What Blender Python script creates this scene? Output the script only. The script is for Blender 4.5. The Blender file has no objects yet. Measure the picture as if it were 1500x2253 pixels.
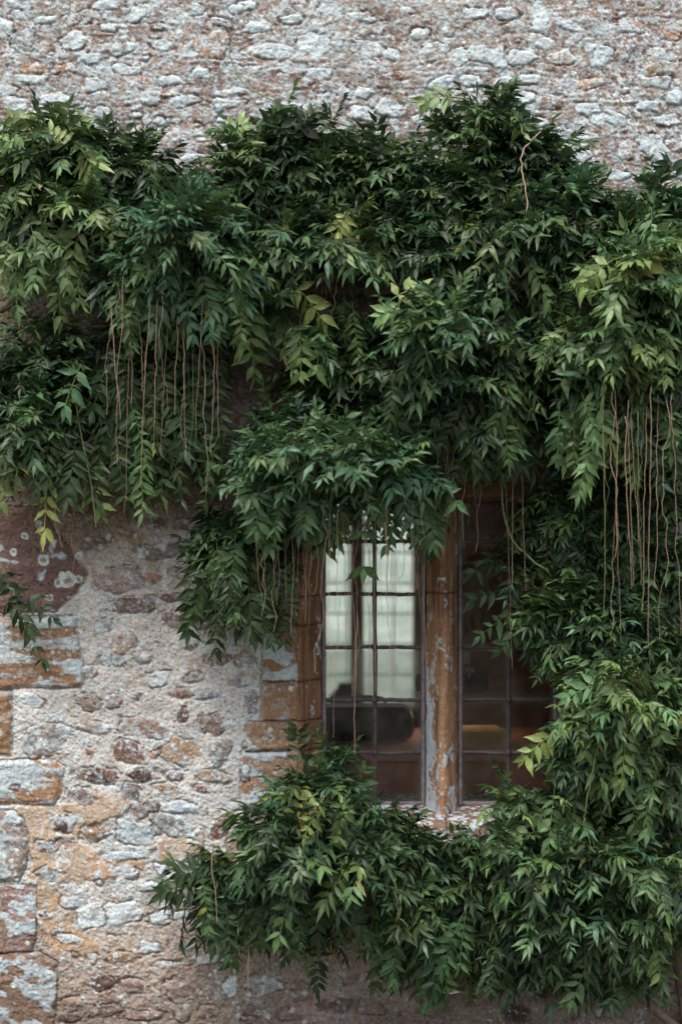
import bpy, math, random
import numpy as np

# ------------------------------------------------------------------ camera, sky, sun, exposure
scene = bpy.context.scene
COL = scene.collection
S = 0.0013            # metres per photo pixel on the wall plane
CAMD = 5.0            # camera distance from the wall face
CZ = 1.49             # eye height
cam = bpy.data.cameras.new('camera')
cam.sensor_fit = 'VERTICAL'; cam.sensor_height = 36
cam.lens = 36 * CAMD / (2253 * S)
cam.clip_end = 500; cam.clip_start = 0.05
cam.dof.use_dof = True; cam.dof.focus_distance = CAMD - 0.08; cam.dof.aperture_fstop = 1.6
camo = bpy.data.objects.new('camera', cam); COL.objects.link(camo)
camo.location = (0, -CAMD, CZ); camo.rotation_euler = (math.radians(90), 0, 0)
scene.camera = camo

SUN_EL, SUN_AZ = math.radians(62), math.radians(200)    # azimuth clockwise from +Y
world = bpy.data.worlds.new('World'); scene.world = world; world.use_nodes = True
wn = world.node_tree.nodes; wl = world.node_tree.links
bg = wn['Background']
sky = wn.new('ShaderNodeTexSky'); sky.sky_type = 'NISHITA'; sky.sun_disc = False
sky.sun_elevation = SUN_EL; sky.sun_rotation = SUN_AZ
sky.air_density = 1.0; sky.dust_density = 4.0; sky.ozone_density = 1.0
hs = wn.new('ShaderNodeHueSaturation'); hs.inputs['Saturation'].default_value = .6
wl.new(sky.outputs[0], hs.inputs['Color']); wl.new(hs.outputs[0], bg.inputs[0]); bg.inputs[1].default_value = 0.115
sl = bpy.data.lights.new('sun', 'SUN'); sl.energy = 1.8; sl.angle = math.radians(30); sl.color = (1, .96, .9)
so = bpy.data.objects.new('sun', sl); COL.objects.link(so)
dirv = np.array([math.sin(SUN_AZ)*math.cos(SUN_EL), math.cos(SUN_AZ)*math.cos(SUN_EL), math.sin(SUN_EL)])
from mathutils import Vector
so.rotation_euler = Vector(dirv).to_track_quat('Z', 'Y').to_euler()
vs = scene.view_settings
vs.view_transform = 'Standard'; vs.look = 'None'; vs.gamma = 1; vs.exposure = 0.9

# ------------------------------------------------------------------ helpers
rng = np.random.default_rng(7)
random.seed(7)
def lin(c):
    c = np.asarray(c, float)/255.0
    return np.where(c <= .04045, c/12.92, ((c+.055)/1.055)**2.4)
def X(px): return (px-750)*S
def Z(py): return CZ-(py-1126.5)*S
def at(px, py, depth=0.0):
    f = (CAMD-depth)/CAMD
    return np.array([X(px)*f, -depth, CZ+(Z(py)-CZ)*f])

def nodes_mat(name):
    m = bpy.data.materials.new(name); m.use_nodes = True
    nt = m.node_tree; p = nt.nodes['Principled BSDF']
    return m, nt, p
def mat_plain(name, srgb, rough=.6, metal=0, var=.2, scale=30, bump=.2, emit=None, coords='Object'):
    m, nt, p = nodes_mat(name)
    n = nt.nodes.new('ShaderNodeTexNoise'); n.inputs['Scale'].default_value = scale; n.inputs['Detail'].default_value = 5
    tc = nt.nodes.new('ShaderNodeTexCoord'); nt.links.new(tc.outputs[coords], n.inputs['Vector'])
    r = nt.nodes.new('ShaderNodeValToRGB'); c = lin(srgb)
    r.color_ramp.elements[0].position = .3; r.color_ramp.elements[1].position = .7
    r.color_ramp.elements[0].color = (*(c*(1-var)), 1); r.color_ramp.elements[1].color = (*(c*(1+var)), 1)
    nt.links.new(n.outputs[0], r.inputs[0]); nt.links.new(r.outputs[0], p.inputs['Base Color'])
    p.inputs['Roughness'].default_value = rough; p.inputs['Metallic'].default_value = metal
    if bump:
        b = nt.nodes.new('ShaderNodeBump'); b.inputs['Strength'].default_value = bump; b.inputs['Distance'].default_value = .002
        nt.links.new(n.outputs[0], b.inputs['Height']); nt.links.new(b.outputs[0], p.inputs['Normal'])
    if emit:
        p.inputs['Emission Color'].default_value = (*lin(emit[0]), 1); p.inputs['Emission Strength'].default_value = emit[1]
    return m

def mesh_obj(name, verts, faces, mat, parent=None, cols=None, smooth=False, mats=None):
    """faces: array (n,4) or (n,3), or list of such arrays / python lists"""
    me = bpy.data.meshes.new(name)
    verts = np.asarray(verts, np.float32)
    if isinstance(faces, list) and len(faces) and not isinstance(faces[0], np.ndarray):
        me.from_pydata(verts.tolist(), [], faces)
    else:
        fl = faces if isinstance(faces, list) else [faces]
        loops = np.concatenate([f.ravel() for f in fl]).astype(np.int32)
        tot = np.concatenate([np.full(len(f), f.shape[1]) for f in fl]).astype(np.int32)
        start = np.concatenate([[0], np.cumsum(tot)[:-1]]).astype(np.int32)
        me.vertices.add(len(verts)); me.vertices.foreach_set('co', verts.ravel())
        me.loops.add(len(loops)); me.loops.foreach_set('vertex_index', loops)
        me.polygons.add(len(tot)); me.polygons.foreach_set('loop_start', start)
        me.update(calc_edges=True)
    if cols is not None:
        a = me.attributes.new('Col', 'FLOAT_COLOR', 'POINT')
        c4 = np.ones((len(verts), 4), np.float32); c4[:, :3] = cols
        a.data.foreach_set('color', c4.ravel())
    if smooth:
        me.polygons.foreach_set('use_smooth', np.ones(len(me.polygons), bool))
    me.materials.append(mat)
    me.validate()
    o = bpy.data.objects.new(name, me); COL.objects.link(o)
    if parent: o.parent = parent
    return o
def empty(name, loc=(0, 0, 0)):
    o = bpy.data.objects.new(name, None); COL.objects.link(o); o.location = loc; return o
def tag(o, label=None, cat=None, group=None, kind=None):
    if label: o['label'] = label
    if cat: o['category'] = cat
    if group: o['group'] = group
    if kind: o['kind'] = kind
    return o

class MB:
    def __init__(s): s.v = []; s.f = []
    def box(s, x0, x1, y0, y1, z0, z1):
        b = len(s.v)
        s.v += [(x, y, z) for z in (z0, z1) for y in (y0, y1) for x in (x0, x1)]
        s.f += [[b+i for i in q] for q in ((0,2,3,1),(4,5,7,6),(0,1,5,4),(2,6,7,3),(0,4,6,2),(1,3,7,5))]
        return s
    def lathe(s, prof, c, n=24):
        b = len(s.v)
        for r, z in prof:
            for k in range(n):
                a = 2*math.pi*k/n
                s.v.append((c[0]+r*math.cos(a), c[1]+r*math.sin(a), c[2]+z))
        for i in range(len(prof)-1):
            for k in range(n):
                k2 = (k+1) % n
                s.f.append([b+i*n+k, b+i*n+k2, b+(i+1)*n+k2, b+(i+1)*n+k])
        return s
    def build(s, name, mat, parent=None, bevel=0, smooth=False, origin=None):
        v = np.array(s.v, float)
        o = mesh_obj(name, v, s.f, mat, parent, smooth=smooth)
        if bevel:
            m = o.modifiers.new('bevel', 'BEVEL'); m.width = bevel; m.segments = 2
        return o

def tube(pts, rad, n=5):
    pts = np.asarray(pts, float); k = len(pts)
    rad = np.broadcast_to(rad, (k,))
    t = np.gradient(pts, axis=0); t /= np.linalg.norm(t, axis=1)[:, None]+1e-9
    ref = np.array([.3, 1, .1]); a = np.cross(t, ref); a /= np.linalg.norm(a, axis=1)[:, None]+1e-9
    b = np.cross(t, a)
    ang = np.arange(n)*2*np.pi/n
    v = pts[:, None]+rad[:, None, None]*(a[:, None]*np.cos(ang)[None, :, None]+b[:, None]*np.sin(ang)[None, :, None])
    i = np.arange(k-1)[:, None]*n; j = np.arange(n)[None]; j2 = (j+1) % n
    f = np.stack([i+j, i+j2, i+n+j2, i+n+j], -1).reshape(-1, 4)
    return v.reshape(-1, 3), f
def smooth_path(pts, n=24):
    pts = np.asarray(pts, float); k = len(pts)
    P = np.vstack([2*pts[0]-pts[1], pts, 2*pts[-1]-pts[-2]])
    out = []
    for t in np.linspace(0, k-1-1e-6, n):
        i = int(t); u = t-i; p0, p1, p2, p3 = P[i:i+4]
        out.append(.5*((2*p1)+(-p0+p2)*u+(2*p0-5*p1+4*p2-p3)*u*u+(-p0+3*p1-3*p2+p3)*u**3))
    return np.array(out)

# ------------------------------------------------------------------ numpy noise
def _hash(ix, iy, seed):
    h = (ix.astype(np.int64)*374761393+iy.astype(np.int64)*668265263+seed*1442695041) & 0xffffffff
    h = ((h ^ (h >> 13))*1274126177) & 0xffffffff
    h = ((h ^ (h >> 16))*2246822519) & 0xffffffff
    return ((h ^ (h >> 15)) & 0xffffff).astype(np.float32)/np.float32(0xffffff)
def vnoise(x, y, seed=0):
    ix = np.floor(x); iy = np.floor(y); fx = x-ix; fy = y-iy
    fx = fx*fx*(3-2*fx); fy = fy*fy*(3-2*fy)
    a = _hash(ix, iy, seed); b = _hash(ix+1, iy, seed); c = _hash(ix, iy+1, seed); d = _hash(ix+1, iy+1, seed)
    return (a*(1-fx)+b*fx)*(1-fy)+(c*(1-fx)+d*fx)*fy
def fbm(x, y, scale, octv=4, seed=0, gain=.5):
    """about 0..1, mean .5; scale = feature size in the units of x"""
    s = 0; amp = 1; tot = 0; f = 1.0/scale
    for o in range(octv):
        ca, sa = math.cos(o*1.3), math.sin(o*1.3)
        s = s+amp*vnoise((x*ca-y*sa)*f+17.3*o, (x*sa+y*ca)*f-9.1*o, seed+o*31); tot += amp; amp *= gain; f *= 2.03
    return s/tot
def worley(x, y, scale, seed=0):
    x = x/scale; y = y/scale; ix = np.floor(x); iy = np.floor(y)
    d1 = np.full(x.shape, 9., np.float32); d2 = d1.copy(); idv = np.zeros(x.shape, np.float32)
    for dx in (-1, 0, 1):
        for dy in (-1, 0, 1):
            cx = ix+dx; cy = iy+dy
            px = cx+_hash(cx, cy, seed); py = cy+_hash(cx, cy, seed+1)
            d = np.hypot(x-px, y-py)
            n = d < d1
            d2 = np.where(n, d1, np.minimum(d2, d)); idv = np.where(n, _hash(cx, cy, seed+2), idv); d1 = np.where(n, d, d1)
    return d1, d2, idv
def sstep(a, b, x):
    t = np.clip((x-a)/(b-a), 0, 1); return t*t*(3-2*t)
def mixc(c, c2, m):
    return c*(1-m[..., None])+np.asarray(c2)*m[..., None]

# ------------------------------------------------------------------ materials
def mat_masonry():
    m, nt, p = nodes_mat('weathered_masonry')
    at_ = nt.nodes.new('ShaderNodeAttribute'); at_.attribute_name = 'Col'
    tc = nt.nodes.new('ShaderNodeTexCoord')
    n = nt.nodes.new('ShaderNodeTexNoise'); n.inputs['Scale'].default_value = 260; n.inputs['Detail'].default_value = 4
    nt.links.new(tc.outputs['Object'], n.inputs['Vector'])
    mr = nt.nodes.new('ShaderNodeMapRange'); mr.inputs[1].default_value = .3; mr.inputs[2].default_value = .7
    mr.inputs[3].default_value = .72; mr.inputs[4].default_value = 1.25
    nt.links.new(n.outputs[0], mr.inputs[0])
    mx = nt.nodes.new('ShaderNodeVectorMath'); mx.operation = 'SCALE'
    nt.links.new(at_.outputs['Color'], mx.inputs[0]); nt.links.new(mr.outputs[0], mx.inputs['Scale'])
    nt.links.new(mx.outputs[0], p.inputs['Base Color'])
    p.inputs['Roughness'].default_value = .93; p.inputs['Specular IOR Level'].default_value = .2
    b = nt.nodes.new('ShaderNodeBump'); b.inputs['Strength'].default_value = .5; b.inputs['Distance'].default_value = .0015
    nt.links.new(n.outputs[0], b.inputs['Height']); nt.links.new(b.outputs[0], p.inputs['Normal'])
    return m
M_WALL = mat_masonry()
def mat_leaf():
    m, nt, p = nodes_mat('wisteria_leaf')
    at_ = nt.nodes.new('ShaderNodeAttribute'); at_.attribute_name = 'Col'
    tc = nt.nodes.new('ShaderNodeTexCoord')
    n = nt.nodes.new('ShaderNodeTexNoise'); n.inputs['Scale'].default_value = 90; n.inputs['Detail'].default_value = 3
    nt.links.new(tc.outputs['Object'], n.inputs['Vector'])
    mr = nt.nodes.new('ShaderNodeMapRange'); mr.inputs[1].default_value = .3; mr.inputs[2].default_value = .7
    mr.inputs[3].default_value = .75; mr.inputs[4].default_value = 1.2
    nt.links.new(n.outputs[0], mr.inputs[0])
    mx = nt.nodes.new('ShaderNodeVectorMath'); mx.operation = 'SCALE'
    nt.links.new(at_.outputs['Color'], mx.inputs[0]); nt.links.new(mr.outputs[0], mx.inputs['Scale'])
    nt.links.new(mx.outputs[0], p.inputs['Base Color'])
    p.inputs['Roughness'].default_value = .42; p.inputs['Specular IOR Level'].default_value = .38
    tr = nt.nodes.new('ShaderNodeBsdfTranslucent'); nt.links.new(mx.outputs[0], tr.inputs['Color'])
    ms = nt.nodes.new('ShaderNodeMixShader'); ms.inputs[0].default_value = .2
    nt.links.new(p.outputs[0], ms.inputs[1]); nt.links.new(tr.outputs[0], ms.inputs[2])
    nt.links.new(ms.outputs[0], nt.nodes['Material Output'].inputs['Surface'])
    b = nt.nodes.new('ShaderNodeBump'); b.inputs['Strength'].default_value = .25; b.inputs['Distance'].default_value = .002
    nt.links.new(n.outputs[0], b.inputs['Height']); nt.links.new(b.outputs[0], p.inputs['Normal'])
    return m
M_LEAF = mat_leaf()
M_STALK = mat_plain('dry_leaf_stalk', (158, 132, 112), .6, var=.25, scale=60, bump=0)
M_GSTALK = mat_plain('green_leaf_stalk', (112, 118, 76), .55, var=.2, scale=60, bump=0)
M_BARK = mat_plain('wisteria_bark', (120, 104, 90), .9, var=.35, scale=70, bump=.6)
M_LEAD = mat_plain('lead_came', (88, 80, 80), .55, metal=.3, var=.45, scale=45, bump=.5)
M_IRON = mat_plain('weathered_iron', (136, 126, 128), .7, metal=.2, var=.35, scale=60, bump=.6)

# ------------------------------------------------------------------ THE WALL (one height sheet, dressed blocks split off as parts)
def axis(lo, a, b, hi, step, grow, mx):
    core = np.arange(a, b+1e-6, step)
    def out(start, end, sgn):
        r = []; p = start; st = step
        while (p-end)*sgn < 0:
            st = min(st*grow, mx); p += sgn*st; r.append(p)
        return r
    return np.array(out(a, lo, -1)[::-1]+list(core)+out(b, hi, 1), np.float32)
U = axis(-1100, -70, 1570, 2600, 2, 1.06, 12)
V = axis(-900, -70, 2280, 2282, 2, 1.06, 12)
uu, vv = np.meshgrid(U, V)       # rows = v
H = np.zeros(uu.shape, np.float32)
C = np.zeros(uu.shape+(3,), np.float32)
ID = np.zeros(uu.shape, np.int32)
HOLE = (660, 1290, 1076, 1866)   # u0,u1,v0,v1 window opening

wob = (fbm(uu, vv, 300, 4, 5)-.5)*260
vw = vv+wob
keys = [(-2000, (152, 139, 130)), (350, (150, 137, 128)), (560, (128, 108, 96)), (1080, (128, 108, 94)), (1230, (184, 178, 172)), (1900, (195, 192, 187)), (2020, (158, 143, 131)), (2300, (140, 123, 111))]  # browner band behind the leaves carries painted shade as well as damp
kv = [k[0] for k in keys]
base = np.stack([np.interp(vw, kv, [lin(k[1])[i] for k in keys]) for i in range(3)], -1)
n1 = fbm(uu, vv, 70, 5, 11); n2 = fbm(uu, vv, 9, 3, 12); n3 = fbm(uu, vv, 4.5, 2, 13)
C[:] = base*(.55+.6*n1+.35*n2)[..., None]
# redder, raked-out patches in the upper courses
red = sstep(.5, .62, fbm(uu*.45, vv, 34, 5, 21))*np.interp(vw, [300, 700, 1300, 2000, 2300], [.75, .6, .03, .1, .35])
C = mixc(C, lin((120, 102, 95)), red)
H += (n1-.5)*np.interp(vw, [0, 500, 1200, 1900, 2300], [.022, .02, .012, .013, .02])+(n2-.5)*.006+(n3-.5)*.003
H -= red*.004
# pitted sand mortar: dark pinholes and pale grit
d1, d2, wid = worley(uu, vv, 7, 40)
hole = (wid > .8)*(d1 < .2+.12*wid)
H -= hole*.002; C *= np.where(hole, .6, 1)[..., None]
grit = (wid < .22)*(d1 < .25)
C = mixc(C, lin((190, 180, 170)), grit*.55); H += grit*.0015
# struck pointing ridges that run along the courses at the top
for (v0, am, le, u0, u1, sd) in [(35, 9, 400, -900, 330, 1), (70, 12, 300, -600, 560, 2), (58, 8, 350, 180, 700, 31), (120, 10, 420, -900, 560, 3), (128, 8, 420, 480, 1040, 4), (205, 9, 500, -400, 380, 5), (200, 8, 300, 280, 620, 6),
                                 (90, 12, 500, 760, 1130, 7), (155, 14, 500, 880, 1290, 8), (22, 8, 400, 1080, 2400, 9), (183, 10, 500, 640, 980, 10), (292, 6, 700, 1060, 2400, 11), (210, 8, 300, 1200, 1520, 12), (250, 8, 600, -900, 400, 13), (-40, 15, 500, -900, 900, 14), (-70, 15, 500, 600, 2400, 15), (-300, 20, 500, -900, 1500, 16)]:
    c = v0+am*2*(fbm(uu, vv*0, le/3, 3, 60+sd)-.5)*2
    for off, w in ((0, 4.5), (13, 3.5)):
        t = np.exp(-((vv-c-off)/w)**2)*sstep(u0-30, u0+20, uu)*sstep(u1+30, u1-20, uu)*sstep(.3, .5, fbm(uu, vv, 60, 2, 80+sd))
        H += t*.0018
        g = np.exp(-((vv-c-off-6)/3)**2)*(t > -1)*sstep(u0-30, u0+20, uu)*sstep(u1+30, u1-20, uu)*sstep(.3, .5, fbm(uu, vv, 60, 2, 80+sd))
        H -= g*.0018; C = mixc(C, lin((120, 94, 84)), g*.5)

occ = np.zeros(uu.shape, bool); SM = np.zeros(uu.shape, np.float32)
def sl_box(u0, u1, v0, v1):
    a, b = np.searchsorted(U, [u0, u1]); c, d = np.searchsorted(V, [v0, v1])
    return slice(c, d), slice(a, b)
PAL = {'w': (188, 194, 197), 'g': (144, 138, 134), 'p': (144, 126, 114), 'b': (120, 100, 90), 'r': (120, 90, 80), 't': (152, 124, 100),
       'd': (92, 70, 62), 'u': (160, 170, 178), 'o': (152, 120, 92), 'm': (126, 112, 106)}
def stone(cx, cy, w, h, kind='g', lich=.3, seed=None, flat=0, force=True, prot=1.0):
    seed = seed if seed is not None else int(abs(cx*7+cy*13)) % 9973
    r = random.Random(seed)
    s = sl_box(cx-w*.75-8, cx+w*.75+8, cy-h*.8-8, cy+h*.8+8)
    u, v = uu[s], vv[s]
    if u.size < 12: return False
    if not force and occ[s].mean() > .06: return False
    ang = r.uniform(-.14, .14); ca, sa = math.cos(ang), math.sin(ang)
    x = ((u-cx)*ca+(v-cy)*sa)/(w/2); y = (-(u-cx)*sa+(v-cy)*ca)/(h/2)
    y = y+x*r.uniform(-.2, .2); x = x+y*r.uniform(-.15, .15)
    pw = r.uniform(2.0, 7.0)
    rad = (np.abs(x)**pw+np.abs(y)**pw)**(1/pw)
    # chipped outline: a few straight cuts
    for k in range(r.randint(3, 6)):
        a = r.uniform(0, 6.283); cut = r.uniform(.7, 1.1)
        rad = np.maximum(rad, (x*math.cos(a)+y*math.sin(a))/cut)
    rad = rad+(fbm(u, v, 24, 5, seed, .6)-.5)*.95*min(1, 60/w+.3)
    sc = min(w, h)/2
    d = (1-rad)*sc                                     # approx px inside
    ins = d > 0
    if not ins.any(): return False
    prof = sstep(-1, 4, d)
    # facets
    f = 0
    for k in range(4):
        a = r.uniform(0, 6.283); f = np.minimum(f, (.25-(x*math.cos(a)+y*math.sin(a)))*r.uniform(.2, .8)) if k else np.full(u.shape, .2, np.float32)
    f = np.clip(f, -.8, .3)
    hh = prof*(.002+.002*r.random())*prot+prof*f*.003*prot+prof*(fbm(u*.85, v*1.15, 22, 5, seed+9)-.5)*.014
    crev = np.exp(-((d+2.2)/2.2)**2)*sstep(.4, .65, fbm(u, v, 22, 2, seed+3))
    H[s] = np.where(ins, H[s]*.35+hh, H[s]+prof*.004-crev*.008)
    lich *= .8
    base = lin(PAL[kind])*(.82+.36*r.random())
    if kind in 'gpt': base = base*(1+np.array([r.uniform(-.06, .1), 0, r.uniform(-.08, .05)]))
    c = base*(.6+.55*fbm(u, v, 18, 5, seed+5)+.25*fbm(u*.4, v*1.6, 10, 3, seed+6))[..., None]
    bands = sstep(.55, .7, fbm(u*.35, v, 13, 3, seed+7))
    c = mixc(c, base*.55, bands*.5)
    if lich > 0:
        lm = sstep(1-lich-.12, 1-lich+.05, fbm(u, v, 20, 5, seed+8)*1.15+.0)
        c = mixc(c, lin((186, 196, 198))*1.0, lm*.85); H[s] += lm*ins*.0015
    m = sstep(-1.0, 1.5, d)
    cs = C[s]; cs = mixc(cs, lin((82, 60, 50)), crev*.5*(1-m)); C[s] = cs*(1-m[..., None])+c*m[..., None]
    SM[s] = np.maximum(SM[s], m)
    oo = occ[s]; oo |= d > -5; occ[s] = oo
    return True

# dressed blocks -------------------------------------------------
def sdpoly(u, v, P):
    P = np.array(P, float); n = len(P); d = np.full(u.shape, 1e9); sgn = np.ones(u.shape)
    j = n-1
    for i in range(n):
        e = P[j]-P[i]; wx = u-P[i, 0]; wy = v-P[i, 1]
        t = np.clip((wx*e[0]+wy*e[1])/(e@e), 0, 1)
        d = np.minimum(d, (wx-e[0]*t)**2+(wy-e[1]*t)**2)
        c1 = v >= P[i, 1]; c2 = v < P[j, 1]; c3 = e[0]*wy > e[1]*wx
        sgn = np.where((c1 & c2 & c3) | (~c1 & ~c2 & ~c3), -sgn, sgn); j = i
    return sgn*np.sqrt(d)
LICH = lin((184, 198, 204))
BLOCKS = []
def block(P, col, lich=.4, streak=1.0, label=None, name='sandstone_block', h=.008, rough=.5, dirt=0):
    k = len(BLOCKS)+1; BLOCKS.append((name, label))
    xs = [p[0] for p in P]; ys = [p[1] for p in P]
    s = sl_box(min(xs)-14, max(xs)+14, min(ys)-14, max(ys)+14)
    u, v = uu[s], vv[s]
    d = -sdpoly(u, v, P)+(fbm(u, v, 40, 4, k*17)-.5)*14*rough+(fbm(u, v, 8, 2, k*19)-.5)*3
    ins = d > 0
    prof = sstep(-1, 9, d)
    crev = np.exp(-((d+2.5)/2.4)**2)
    H[s] = np.where(ins, prof*h+(fbm(u*.35, v, 22, 5, k*23)-.5)*.012+(fbm(u, v, 6, 2, k*29)-.5)*.003, H[s]-crev*.006)
    base = lin(col)
    c = base*(.55+.5*fbm(u*.4, v, 40, 5, k*31)+.4*fbm(u, v, 6, 2, k*37))[..., None]
    if lich > 0:
        warp = (fbm(u, v, 60, 3, k*43)-.5)*40
        a = fbm(u/(1+2.2*streak), v+warp*.4, 24, 5, k*41)
        b = fbm(u, v, 9, 3, k*47)
        lm = sstep(.0, .09, a+.12*(b-.5)-(.5+(.5-lich)*.36))
        c = c*(1-(lm*(.72+.28*b))[..., None])+(LICH*(.62+.6*fbm(u, v, 6, 4, k*53, .7))[..., None])*(lm*(.72+.28*b))[..., None]; H[s] += lm*ins*.002
    m = sstep(-.8, 1.2, d)
    cs = mixc(C[s], lin((84, 62, 50)), crev*.6*(1-m)); C[s] = cs*(1-m[..., None])+c*m[..., None]
    ids = ID[s]; ids[ins] = k; ID[s] = ids
    oo = occ[s]; oo |= d > -6; occ[s] = oo

def patch(P, col, k, amp=22):
    """smeared repair mortar"""
    xs = [p[0] for p in P]; ys = [p[1] for p in P]
    s = sl_box(min(xs)-40, max(xs)+40, min(ys)-40, max(ys)+40)
    u, v = uu[s], vv[s]
    d = -sdpoly(u, v, P)+(fbm(u, v, 50, 5, k)-.5)*amp*3
    m = sstep(-2, 3, d)
    c = lin(col)*(.7+.4*fbm(u, v, 30, 5, k+1)+.2*fbm(u, v, 5, 2, k+2))[..., None]
    C[s] = C[s]*(1-m[..., None])+c*m[..., None]
    H[s] = H[s]*(1-m*.7)+m*(.004+(fbm(u, v, 40, 3, k+4)-.5)*.012)
TAN = (178, 156, 134)
patch([(120, 1770), (280, 1745), (330, 1775), (200, 1800), (190, 1850), (215, 1870), (205, 1940), (120, 1960), (70, 1950), (50, 1850), (40, 1780)], TAN, 501)
patch([(90, 1960), (150, 1990), (150, 2040), (210, 2060), (205, 2105), (110, 2110), (88, 2040)], (172, 144, 116), 502)
patch([(345, 1850), (440, 1835), (425, 1900), (355, 1890)], TAN, 503, 12)
patch([(495, 1850), (540, 1850), (530, 1900), (500, 1900)], TAN, 504, 12)
patch([(190, 1880), (320, 1885), (300, 1925), (200, 1935)], (184, 150, 122), 505, 14)

OR = (142, 112, 88)
block([(-300, 1105), (95, 1120), (140, 1190), (192, 1262), (165, 1305), (120, 1345), (-300, 1352)], (112, 90, 84), .03, .1, 'large purple brown block with a few white lichen rings', 'dressed_stone', .004)
block([(-260, 1362), (166, 1358), (172, 1412), (190, 1490), (178, 1512), (-260, 1516)], OR, .56, 1.3, 'orange sandstone block streaked with pale lichen, the larger one')
block([(-200, 1522), (25, 1520), (26, 1662), (-200, 1664)], (140, 112, 86), .1, .8)
block([(-240, 1674), (120, 1674), (139, 1688), (137, 1735), (118, 1768), (-240, 1770)], (146, 114, 90), .42, 1.2, 'rounded orange sandstone block with two pale lichen bands')
block([(-260, 1784), (28, 1786), (52, 1805), (62, 1840), (58, 1905), (42, 1938), (-260, 1945)], (136, 122, 116), .62, .2, 'grey block crusted with blue white lichen', 'dressed_stone')
block([(-260, 1952), (78, 1950), (80, 2050), (70, 2095), (-260, 2110)], (134, 112, 104), .5, .3, None, 'dressed_stone', .004)
block([(-260, 2117), (90, 2095), (124, 2120), (122, 2235), (112, 2276), (-260, 2276)], (130, 108, 94), .42, .2, None, 'dressed_stone', .004)
# quoins beside the window
block([(592, 1190), (659, 1190), (659, 1322), (588, 1322)], (112, 86, 66), .2, 1)
block([(588, 1328), (659, 1328), (659, 1372), (600, 1378), (582, 1370)], (120, 94, 76), .3, 1)
block([(582, 1380), (659, 1378), (659, 1498), (578, 1500)], (140, 108, 84), .62, .8, 'orange quoin beside the window with broad white lichen patches')
block([(577, 1504), (659, 1502), (659, 1584), (576, 1588)], (142, 112, 88), .2, 1)
block([(546, 1591), (659, 1590), (659, 1650), (538, 1652)], (148, 120, 96), .16, 1)
block([(534, 1656), (659, 1655), (659, 1780), (528, 1780)], (148, 120, 98), .62, .8)
block([(560, 1784), (659, 1784), (659, 1866), (560, 1866)], (142, 114, 94), .4, .8)
# right jamb quoins (mostly under the leaves)
for (v0, v1, w) in ((1080, 1230, 90), (1234, 1370, 50), (1374, 1560, 110), (1564, 1700, 60), (1704, 1862, 100)):
    block([(1291, v0), (1291+w, v0), (1291+w, v1), (1291, v1)], (134, 92, 70), .15, 1)
# block glimpsed at the upper right (1400,440)
stone(1395, 445, 90, 40, 'g', .4)

TOP = """58 82 70 52 g .15;158 88 62 38 w .5;465 98 80 56 p .12;590 112 108 32 w .5;690 102 70 50 w .55;70 150 72 22 t 0;145 150 56 24 t .05;70 176 66 20 w .7;278 153 66 24 w .7;212 185 46 32 w .4;
360 100 50 24 w .6;440 160 36 22 w .6;520 201 56 22 p .1;405 222 74 30 g .5;755 203 34 26 w .6;800 205 34 28 w .7;170 42 60 28 b .1;100 42 52 16 w .6;305 28 36 38 w .4;435 20 26 24 w .5;
645 42 46 18 w .5;725 20 60 26 w .4;790 38 56 24 g .2;825 62 50 24 g .3;895 22 36 16 w .4;920 75 42 26 w .6;985 70 26 18 p .2;1072 125 92 44 w .75;1010 124 44 42 w .6;1150 128 66 34 w .7;
950 112 58 42 g .5;812 106 74 40 g .25;1320 120 68 54 u .5;1236 126 62 32 t .3;1385 55 64 36 p .1;1440 132 92 54 t .2;1376 110 26 46 o .3;1476 68 52 50 t .1;866 168 56 20 r .1;975 180 48 26 w .5;
1040 178 56 24 w .6;1260 184 38 26 u .5;1380 332 64 40 p .1;1440 325 62 56 w .75;1212 225 62 32 p .1;1420 232 60 26 w .6;1350 60 24 30 r .1;1480 125 50 24 o .1;60 10 90 22 g .2;230 10 60 22 w .4;
545 12 40 20 w .3;350 60 44 20 b .1;240 60 34 18 w .5;120 215 60 26 w .5;30 230 60 34 w .5;330 215 50 30 w .5;500 230 66 30 w .6;650 240 60 30 w .5;700 160 50 24 w .5;640 150 60 22 w .5;
560 155 56 20 g .3;1110 30 60 26 w .4;1190 40 40 60 w .5;1260 60 50 24 w .5;1130 60 60 20 p .2;1050 30 60 24 w .4;1290 185 70 24 t .2;1440 180 60 26 g .4;1150 215 50 24 w .6;1480 215 40 26 w .6;
1290 240 60 26 w .6;1350 260 50 30 w .6;1470 262 60 24 w .6;1180 270 50 22 w .5;1290 300 60 20 w .5;1100 240 50 24 w .6;860 240 70 36 w .6;930 260 50 30 w .5;800 250 60 30 w .5;1275 345 50 26 w .5;1230 300 60 24 w .5;
1320 262 40 24 w .6;200 130 44 30 w .4;520 150 36 20 w .5;570 60 60 24 w .4;490 50 50 18 b .2;520 20 30 20 w .5;860 120 40 24 w .5;1200 95 44 26 w .5;1165 175 54 20 w .5;1110 180 50 20 w .5;380 175 60 22 w .4;
320 180 34 18 t .1;270 110 60 24 g .3;10 60 40 40 w .3;15 200 50 24 w .6;1490 320 50 30 p .3"""
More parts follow.
